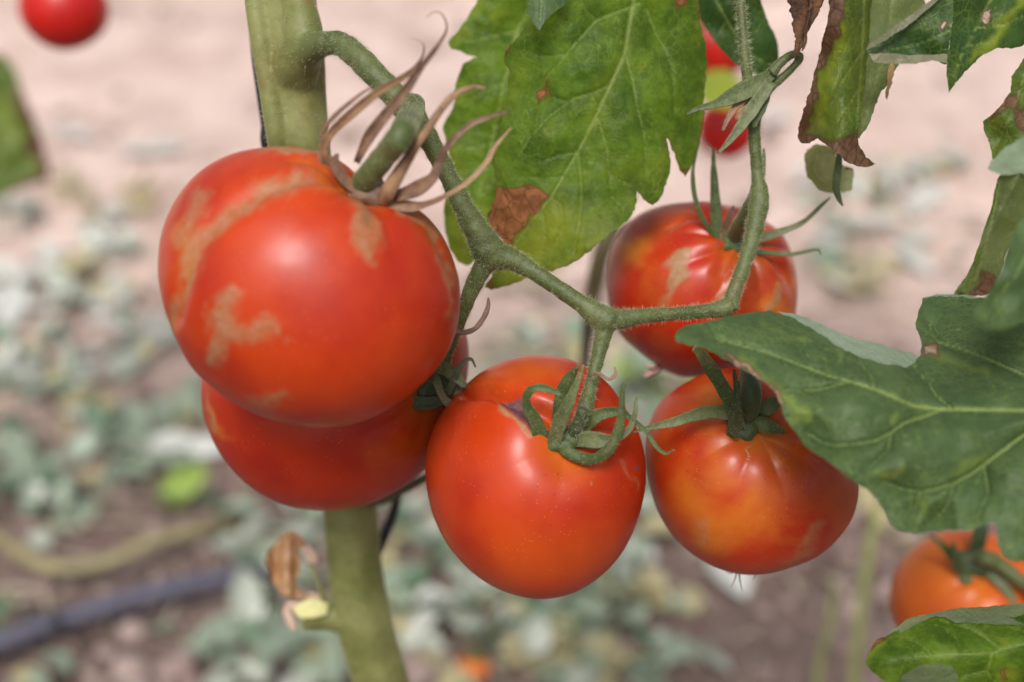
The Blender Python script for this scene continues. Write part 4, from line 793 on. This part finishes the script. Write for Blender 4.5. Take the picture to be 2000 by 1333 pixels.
leaf(rp, 'leaf', [(1862, -60), (1860, 20), (1856, 80), (1849, 130), (1850, 155), (1853, 184), (1866, 162), (1885, 140), (1905, 122), (1921, 107), (1948, 94), (1975, 96), (1992, 92), (2040, 60), (2085, -20), (2080, -90), (2010, -150), (1920, -130)], lambda X, Y: .362+.00010*(X-1860), LR, [v3([(1960, -50), (1920, 30), (1880, 100), (1855, 175)], 2.4, 1), v3([(1905, 55), (1960, 50), (2000, 30)], 1.6, 1), v3([(1885, 90), (1930, 85)], 1.5, 1)],
     burns=[([(1918, 28), (1935, 16), (1946, 22), (1940, 42), (1922, 50)], 3)], yel=[(v3([(2000, 0), (1930, 90), (1900, 115)], 8, 6), 12, .7)], label='right half of the folded top right leaf', seed=10, ruff=.0014)
leaf(rp, 'leaf', [(2110, 150), (2090, 80), (2050, 40), (2010, 100), (1990, 130), (1975, 150), (1974, 180), (1950, 212), (1919, 238), (1921, 252), (1927, 266), (1934, 290), (1939, 312), (1970, 330), (2050, 330), (2095, 260)], lambda X, Y: .385+.0002*(X-1970)*-.2, LY, [v3([(2010, 120), (1985, 200), (1940, 300)], 2.5, 1)], burns=[([(1950, 205), (1985, 180), (1990, 215), (1960, 225), (1925, 238)], 4), ([(1985, 220), (2020, 200), (2020, 300), (1990, 260)], 5)], label='hanging leaf at the right edge with a brown corner', seed=11, ruff=.0016)
leaf(rp, 'leaf', [(1950, 346), (1943, 372), (1936, 405), (1925, 441), (1912, 481), (1894, 526), (1880, 550), (1863, 574), (1878, 578), (1910, 578), (1945, 572), (1966, 495), (2010, 420), (2060, 390), (2095, 330), (2060, 290), (2000, 310)], lambda X, Y: .388+.0004*np.abs(X-(1990-.52*(Y-340)))*.3, LY, [v3([(1952, 350), (1940, 420), (1917, 510), (1895, 570)], 2.6, 1.6)],
     burns=[([(1918, 530), (1945, 545), (1945, 580), (1895, 580), (1905, 555)], 5)], flaps=[([(1948, 352), (1940, 395), (1920, 455), (1900, 515), (1878, 560), (1866, 572), (1885, 572), (1903, 530), (1922, 470), (1940, 410), (1952, 356)], .3855, .0)], under=.35, label='long rolled leaf hanging at the right edge', seed=12, ruff=.0012)
leaf(rp, 'leaf', [(1928, 330), (1936, 315), (1960, 292), (1985, 275), (2060, 240), (2060, 330), (2000, 340), (1955, 342)], lambda X, Y: .338+.0*X, LP, (), under=.8, label='blurred pale leaf tip at the right edge', seed=13)
leaf(rp, 'leaf', [(2125, 470), (2110, 390), (2060, 370), (2010, 410), (1985, 445), (1968, 480), (1955, 530), (1940, 562), (1918, 585), (1902, 605), (1904, 625), (1925, 642), (1955, 645), (1985, 634), (2060, 610), (2110, 550)], lambda X, Y: .318+.00008*(X-1960), LP, [v3([(2040, 440), (1980, 540), (1920, 620)], 2.6, 1)], label='blurred bluish leaf nearest the right edge', seed=14, ruff=.001)

# broad front leaf
def dfront(X, Y):
    mid = np.interp(X, [1320, 1400, 1500, 1620, 1711, 1790, 1840, 2010], [656, 668, 690, 735, 762, 795, 800, 803])
    s = Y-mid
    d = .340+.00002*(X-1600)*-.6
    d = d + np.where(s < 0, -.00022*s*1.0, 0) - np.where(s < 0, 0, 0) + np.where(s > 0, .00009*s-.0000002*s**2, 0)*-1
    ed = np.interp(X, [1600, 1700, 1760, 1800], [0, 0, 0, 0])
    return d + .0022*np.sin((X-1350)/75.)*np.exp(-np.abs(s)/260) + .0018*np.sin((Y-700)/46.+X/90.)*sstep(20, 160, s)
L13o = [(1318, 656), (1324, 645), (1340, 636), (1388, 627), (1447, 613), (1500, 607), (1547, 620), (1594, 648), (1652, 686), (1711, 708), (1770, 718), (1787, 709), (1797, 695), (1799, 667), (1789, 638), (1793, 612), (1802, 583), (1830, 579), (1880, 580), (1923, 585), (1955, 600), (2040, 640), (2110, 670), (2165, 760), (2175, 850), (2130, 960), (2090, 1060), (2040, 1110), (2000, 1098), (1975, 1096), (1958, 1088), (1948, 1065), (1950, 1035), (1944, 1022), (1920, 1026), (1899, 1034), (1870, 1037), (1852, 1035), (1811, 1040), (1785, 1043), (1764, 1040), (1745, 1030), (1735, 1015), (1727, 998), (1715, 975), (1699, 961), (1670, 943), (1640, 918), (1617, 902), (1596, 888), (1576, 873), (1560, 856), (1545, 835), (1530, 808), (1522, 785), (1512, 765), (1500, 750), (1480, 740), (1459, 726), (1417, 703), (1376, 681), (1340, 674), (1322, 668)]
L13v = [v3([(2060, 803), (1950, 802), (1840, 800), (1790, 795), (1711, 762), (1660, 745), (1620, 735), (1560, 712), (1500, 690), (1400, 663)], 3.8, 1.4), v3([(1840, 800), (1811, 812), (1770, 825), (1740, 845), (1711, 861), (1670, 868), (1629, 870), (1600, 862), (1576, 844)], 2.6, 1.2),
        v3([(2060, 820), (2000, 850), (1960, 880), (1922, 908), (1895, 928), (1864, 943), (1830, 955), (1799, 961), (1760, 955), (1723, 940)], 3.0, 1.2), v3([(1860, 800), (1829, 773), (1810, 745), (1787, 720)], 2., 1), v3([(2060, 760), (1960, 715), (1900, 690), (1830, 668), (1815, 640)], 2.6, 1.2),
        v3([(1660, 745), (1610, 760), (1560, 765), (1530, 760)], 1.6, 1), v3([(1711, 762), (1700, 735), (1680, 710)], 1.5, 1), v3([(1740, 845), (1735, 880), (1700, 910)], 1.3, .8), v3([(1922, 908), (1930, 960), (1910, 1010)], 1.8, 1), v3([(1864, 943), (1850, 990), (1820, 1020)], 1.6, .8), v3([(1799, 961), (1785, 1000)], 1.4, .8)]
leaf(rp, 'leaf', L13o, dfront, LP, L13v, burns=[([(1798, 672), (1830, 675), (1832, 700), (1806, 702)], 6), ([(1738, 924), (1750, 922), (1748, 932)], 4), ([(1415, 702), (1440, 711), (1476, 727), (1512, 750), (1530, 790), (1520, 792), (1500, 762), (1468, 740), (1430, 718)], 5)],
     yel=[(v3([(1450, 715), (1530, 770), (1560, 800), (1560, 815)], 8, 12), 16, .85), (v3([(1815, 690), (1870, 710), (1930, 725)], 10, 6), 12, .6), (v3([(1740, 820), (1755, 805)], 7, 7), 8, .6), (v3([(1725, 925), (1752, 925)], 8, 8), 9, .7), (v3([(1880, 915), (1910, 905)], 10, 10), 14, .6), (v3([(1800, 990), (1803, 975)], 6, 6), 8, .6), (v3([(1640, 690), (1640, 700)], 5, 5), 8, .5), (v3([(1485, 640), (1560, 660)], 4, 4), 8, .3)]+[([(random.uniform(1440, 1960), random.uniform(660, 1000), 2), (random.uniform(1440, 1960), 0, 0)][:1]*2, random.uniform(3, 7), random.uniform(.4, .75)) for _ in range(45)],
     flaps=[([(1515, 608), (1550, 613), (1590, 628), (1629, 645), (1670, 662), (1711, 671), (1750, 682), (1782, 691), (1797, 700), (1788, 712), (1770, 719), (1711, 711), (1652, 690), (1594, 652), (1547, 624)], lambda X, Y: dfront(X, Y)-.0012, 1.0), ([(1802, 581), (1830, 575), (1880, 576), (1925, 582), (1960, 598), (1952, 604), (1915, 594), (1870, 590), (1830, 590), (1804, 592)], lambda X, Y: dfront(X, Y)-.001, .8)],
     jag=1.3, sp=4.6, ruff=.0009, vbulge=.0034, vd=.0008, label='broad front leaf across the blotched tomato', seed=15)
for rows in ([(2150, 803, .336, 12), (2185, 790, .36, 18), (2185, 740, .41, 24), (2168, 700, .452, 28)], [(1668, -150, .372, 8), (1700, -190, .375, 11), (1900, -230, .385, 14), (2125, -200, .40, 18)],
             [(1740, -140, .384, 8), (1780, -190, .386, 11), (1960, -215, .39, 14), (2125, -160, .402, 18)], [(1985, -140, .372, 8), (2060, -170, .385, 12), (2130, -130, .402, 16)],
             [(1574, -50, .372, 14), (1600, -130, .374, 10), (1700, -190, .376, 10)], [(2100, 150, .385, 8), (2120, 200, .395, 12), (2145, 260, .42, 16)], [(2070, 330, .388, 10), (2110, 380, .40, 12), (2150, 430, .43, 16)],
             [(2115, 480, .328, 8), (2160, 520, .37, 14), (2158, 560, .44, 18)], [(1638, 300, .4035, 6), (1655, 270, .395, 6), (1676, 200, .386, 6), (1684, 100, .3845, 6)], [(2050, 300, .338, 8), (2110, 320, .37, 12), (2148, 380, .42, 16)],
             [(2140, 1250, .37, 10), (2190, 1230, .41, 14), (2188, 1180, .485, 20)]):
    V, F = px_tube(rows, 6, ns=10); obj('leaf_stalk', V, F, M['truss'], rp)
def dbot(X, Y):
    mid = np.interp(X, [1690, 1730, 1822, 1937, 2060], [1295, 1292, 1281, 1274, 1258]); s = Y-mid
    return .358 + .00016*np.abs(s)*np.where(s < 0, 1, .6) + .0012*np.sin(X/38.)
leaf(rp, 'leaf', [(1691, 1296), (1694, 1280), (1702, 1265), (1713, 1249), (1735, 1240), (1751, 1233), (1775, 1222), (1794, 1214), (1828, 1200), (1863, 1203), (1909, 1205), (1952, 1208), (2060, 1195), (2130, 1215), (2170, 1260), (2120, 1330), (2040, 1390), (1960, 1420), (1900, 1410), (1860, 1380), (1800, 1352), (1760, 1345), (1736, 1336), (1707, 1315)], dbot, LG,
     [v3([(2060, 1246), (2000, 1259), (1960, 1269), (1937, 1276), (1880, 1278), (1822, 1281), (1770, 1286), (1730, 1292)], 3.2, 1.3), v3([(1955, 1270), (1930, 1250), (1894, 1229), (1860, 1218), (1838, 1214)], 2.2, 1.1), v3([(1937, 1276), (1934, 1295), (1928, 1310), (1900, 1316), (1880, 1321)], 2.6, 1.2), v3([(2040, 1248), (2000, 1235), (1960, 1222)], 1.8, 1), v3([(1822, 1281), (1800, 1262), (1780, 1250)], 1.4, .8), v3([(1928, 1310), (1940, 1330), (1960, 1335)], 1.6, 1), v3([(1880, 1278), (1870, 1250), (1850, 1235)], 1.2, .8), v3([(1770, 1286), (1760, 1310)], 1.2, .8)],
     flaps=[([(1725, 1244), (1748, 1228), (1771, 1210), (1794, 1202), (1828, 1196), (1850, 1192), (1874, 1187), (1923, 1186), (1952, 1183), (2060, 1172), (2060, 1222), (1952, 1220), (1905, 1218), (1863, 1216), (1845, 1206), (1828, 1204), (1794, 1217), (1760, 1236)], lambda X, Y: dbot(X, Y)-.0016, 1.0),
            ([(1745, 1340), (1765, 1318), (1795, 1300), (1830, 1292), (1858, 1300), (1872, 1320), (1868, 1345), (1800, 1352)], lambda X, Y: dbot(X, Y)-.002, .75)],
     burns=[([(1956, 1312), (1972, 1310), (1968, 1328), (1958, 1326)], 3), ([(1700, 1252), (1722, 1246), (1705, 1275)], 3)], yel=[(v3([(1702, 1285), (1720, 1258)], 5, 5), 8, .6), (v3([(1945, 1325), (1990, 1320)], 8, 8), 10, .6)], jag=1.2, sp=4.2, vbulge=.0018, vd=.0006, label='veined leaf with a pale turned rim at the bottom right corner', seed=16)

# far plants
fp = thing('tomato_plant', 'out of focus thin brown green stem behind the leaf and tomatoes', 'tomato plant', G(1150, 900))
V, F = px_tube([(1240, 330, .60, 30), (1210, 420, .60, 34), (1180, 480, .60, 36), (1160, 560, .61, 34), (1148, 640, .62, 26), (1142, 720, .68, 24), (1138, 830, .84, 20), (1134, 920, 1.02, 17), (1130, 985, 1.18, 15), (1128, 1010, 1.26, 13)], 8, ns=14); obj('stem', V, F, M['twig'], fp)
V, F = px_tube([(1240, 330, .60, 28), (1330, 150, .62, 20), (1404, -45, d7-.001, 14)], 8, ns=12); obj('side_shoot', V, F, M['twig'], fp)
leaf(fp, 'leaf', [(1365, 150), (1385, 138), (1420, 136), (1450, 160), (1470, 200), (1440, 215), (1400, 212), (1370, 200)], lambda X, Y: .70+.0*X, mat_leaf('leaf lime', (.34, .45, .04), (.28, .40, .03), trans=(.5, .6, .05), tw=.5), (), sp=8, label='bright lime leaf between the two far tomatoes', seed=17)
lp = thing('tomato_plant', 'blurred plant at the left edge with a brown edged leaf', 'tomato plant', G(-120, 500))
V, F = px_tube([(-160, -200, .92, 34), (-150, 100, .97, 34), (-140, 500, 1.02, 32), (-120, 900, 1.08, 32), (-110, 1150, 1.12, 32)], 8, ns=14); obj('stem', V, F, M['stem'], lp)
V, F = px_tube([(137, -125, .72, 12), (40, -190, .80, 16), (-155, -160, .92, 22)], 8, ns=12); obj('side_shoot', V, F, M['twig'], lp)
leaf(lp, 'leaf', [(-150, 90), (-60, 95), (10, 110), (32, 140), (48, 190), (74, 255), (98, 322), (92, 352), (50, 364), (0, 385), (-60, 420), (-150, 400)], lambda X, Y: .98+.0002*X*.3, mat_leaf('far leaf', (.08, .13, .025), (.13, .17, .04), b1=(.12, .07, .05), b2=(.05, .03, .022)), [v3([(-140, 200), (0, 240), (80, 340)], 4, 2)], burns=[([(35, 150), (60, 200), (110, 322), (100, 368), (40, 376), (10, 392), (20, 362), (75, 345), (72, 320), (45, 250), (35, 200)], 6)], yel=[(v3([(0, 200), (20, 260)], 10, 10), 20, .5)], sp=8, label='green leaf with a dark brown edge', seed=18, ruff=.003)
leaf(st, 'dried_leaf', [(536, 1064), (552, 1042), (574, 1038), (590, 1052), (582, 1078), (586, 1110), (578, 1146), (602, 1166), (572, 1168), (545, 1160), (532, 1132), (518, 1098), (522, 1076)], lambda X, Y: .479+.003*np.sin(X/7.)+.002*np.sin(Y/11.), mat_leaf('dry tan leaf', (.66, .36, .17), (.78, .52, .34), trans=(.8, .45, .2), tw=.4, mott=.0, rough=.6), (), sp=3.5, ruff=.002, label='crumpled dry tan leaf on the lower stem', seed=33)
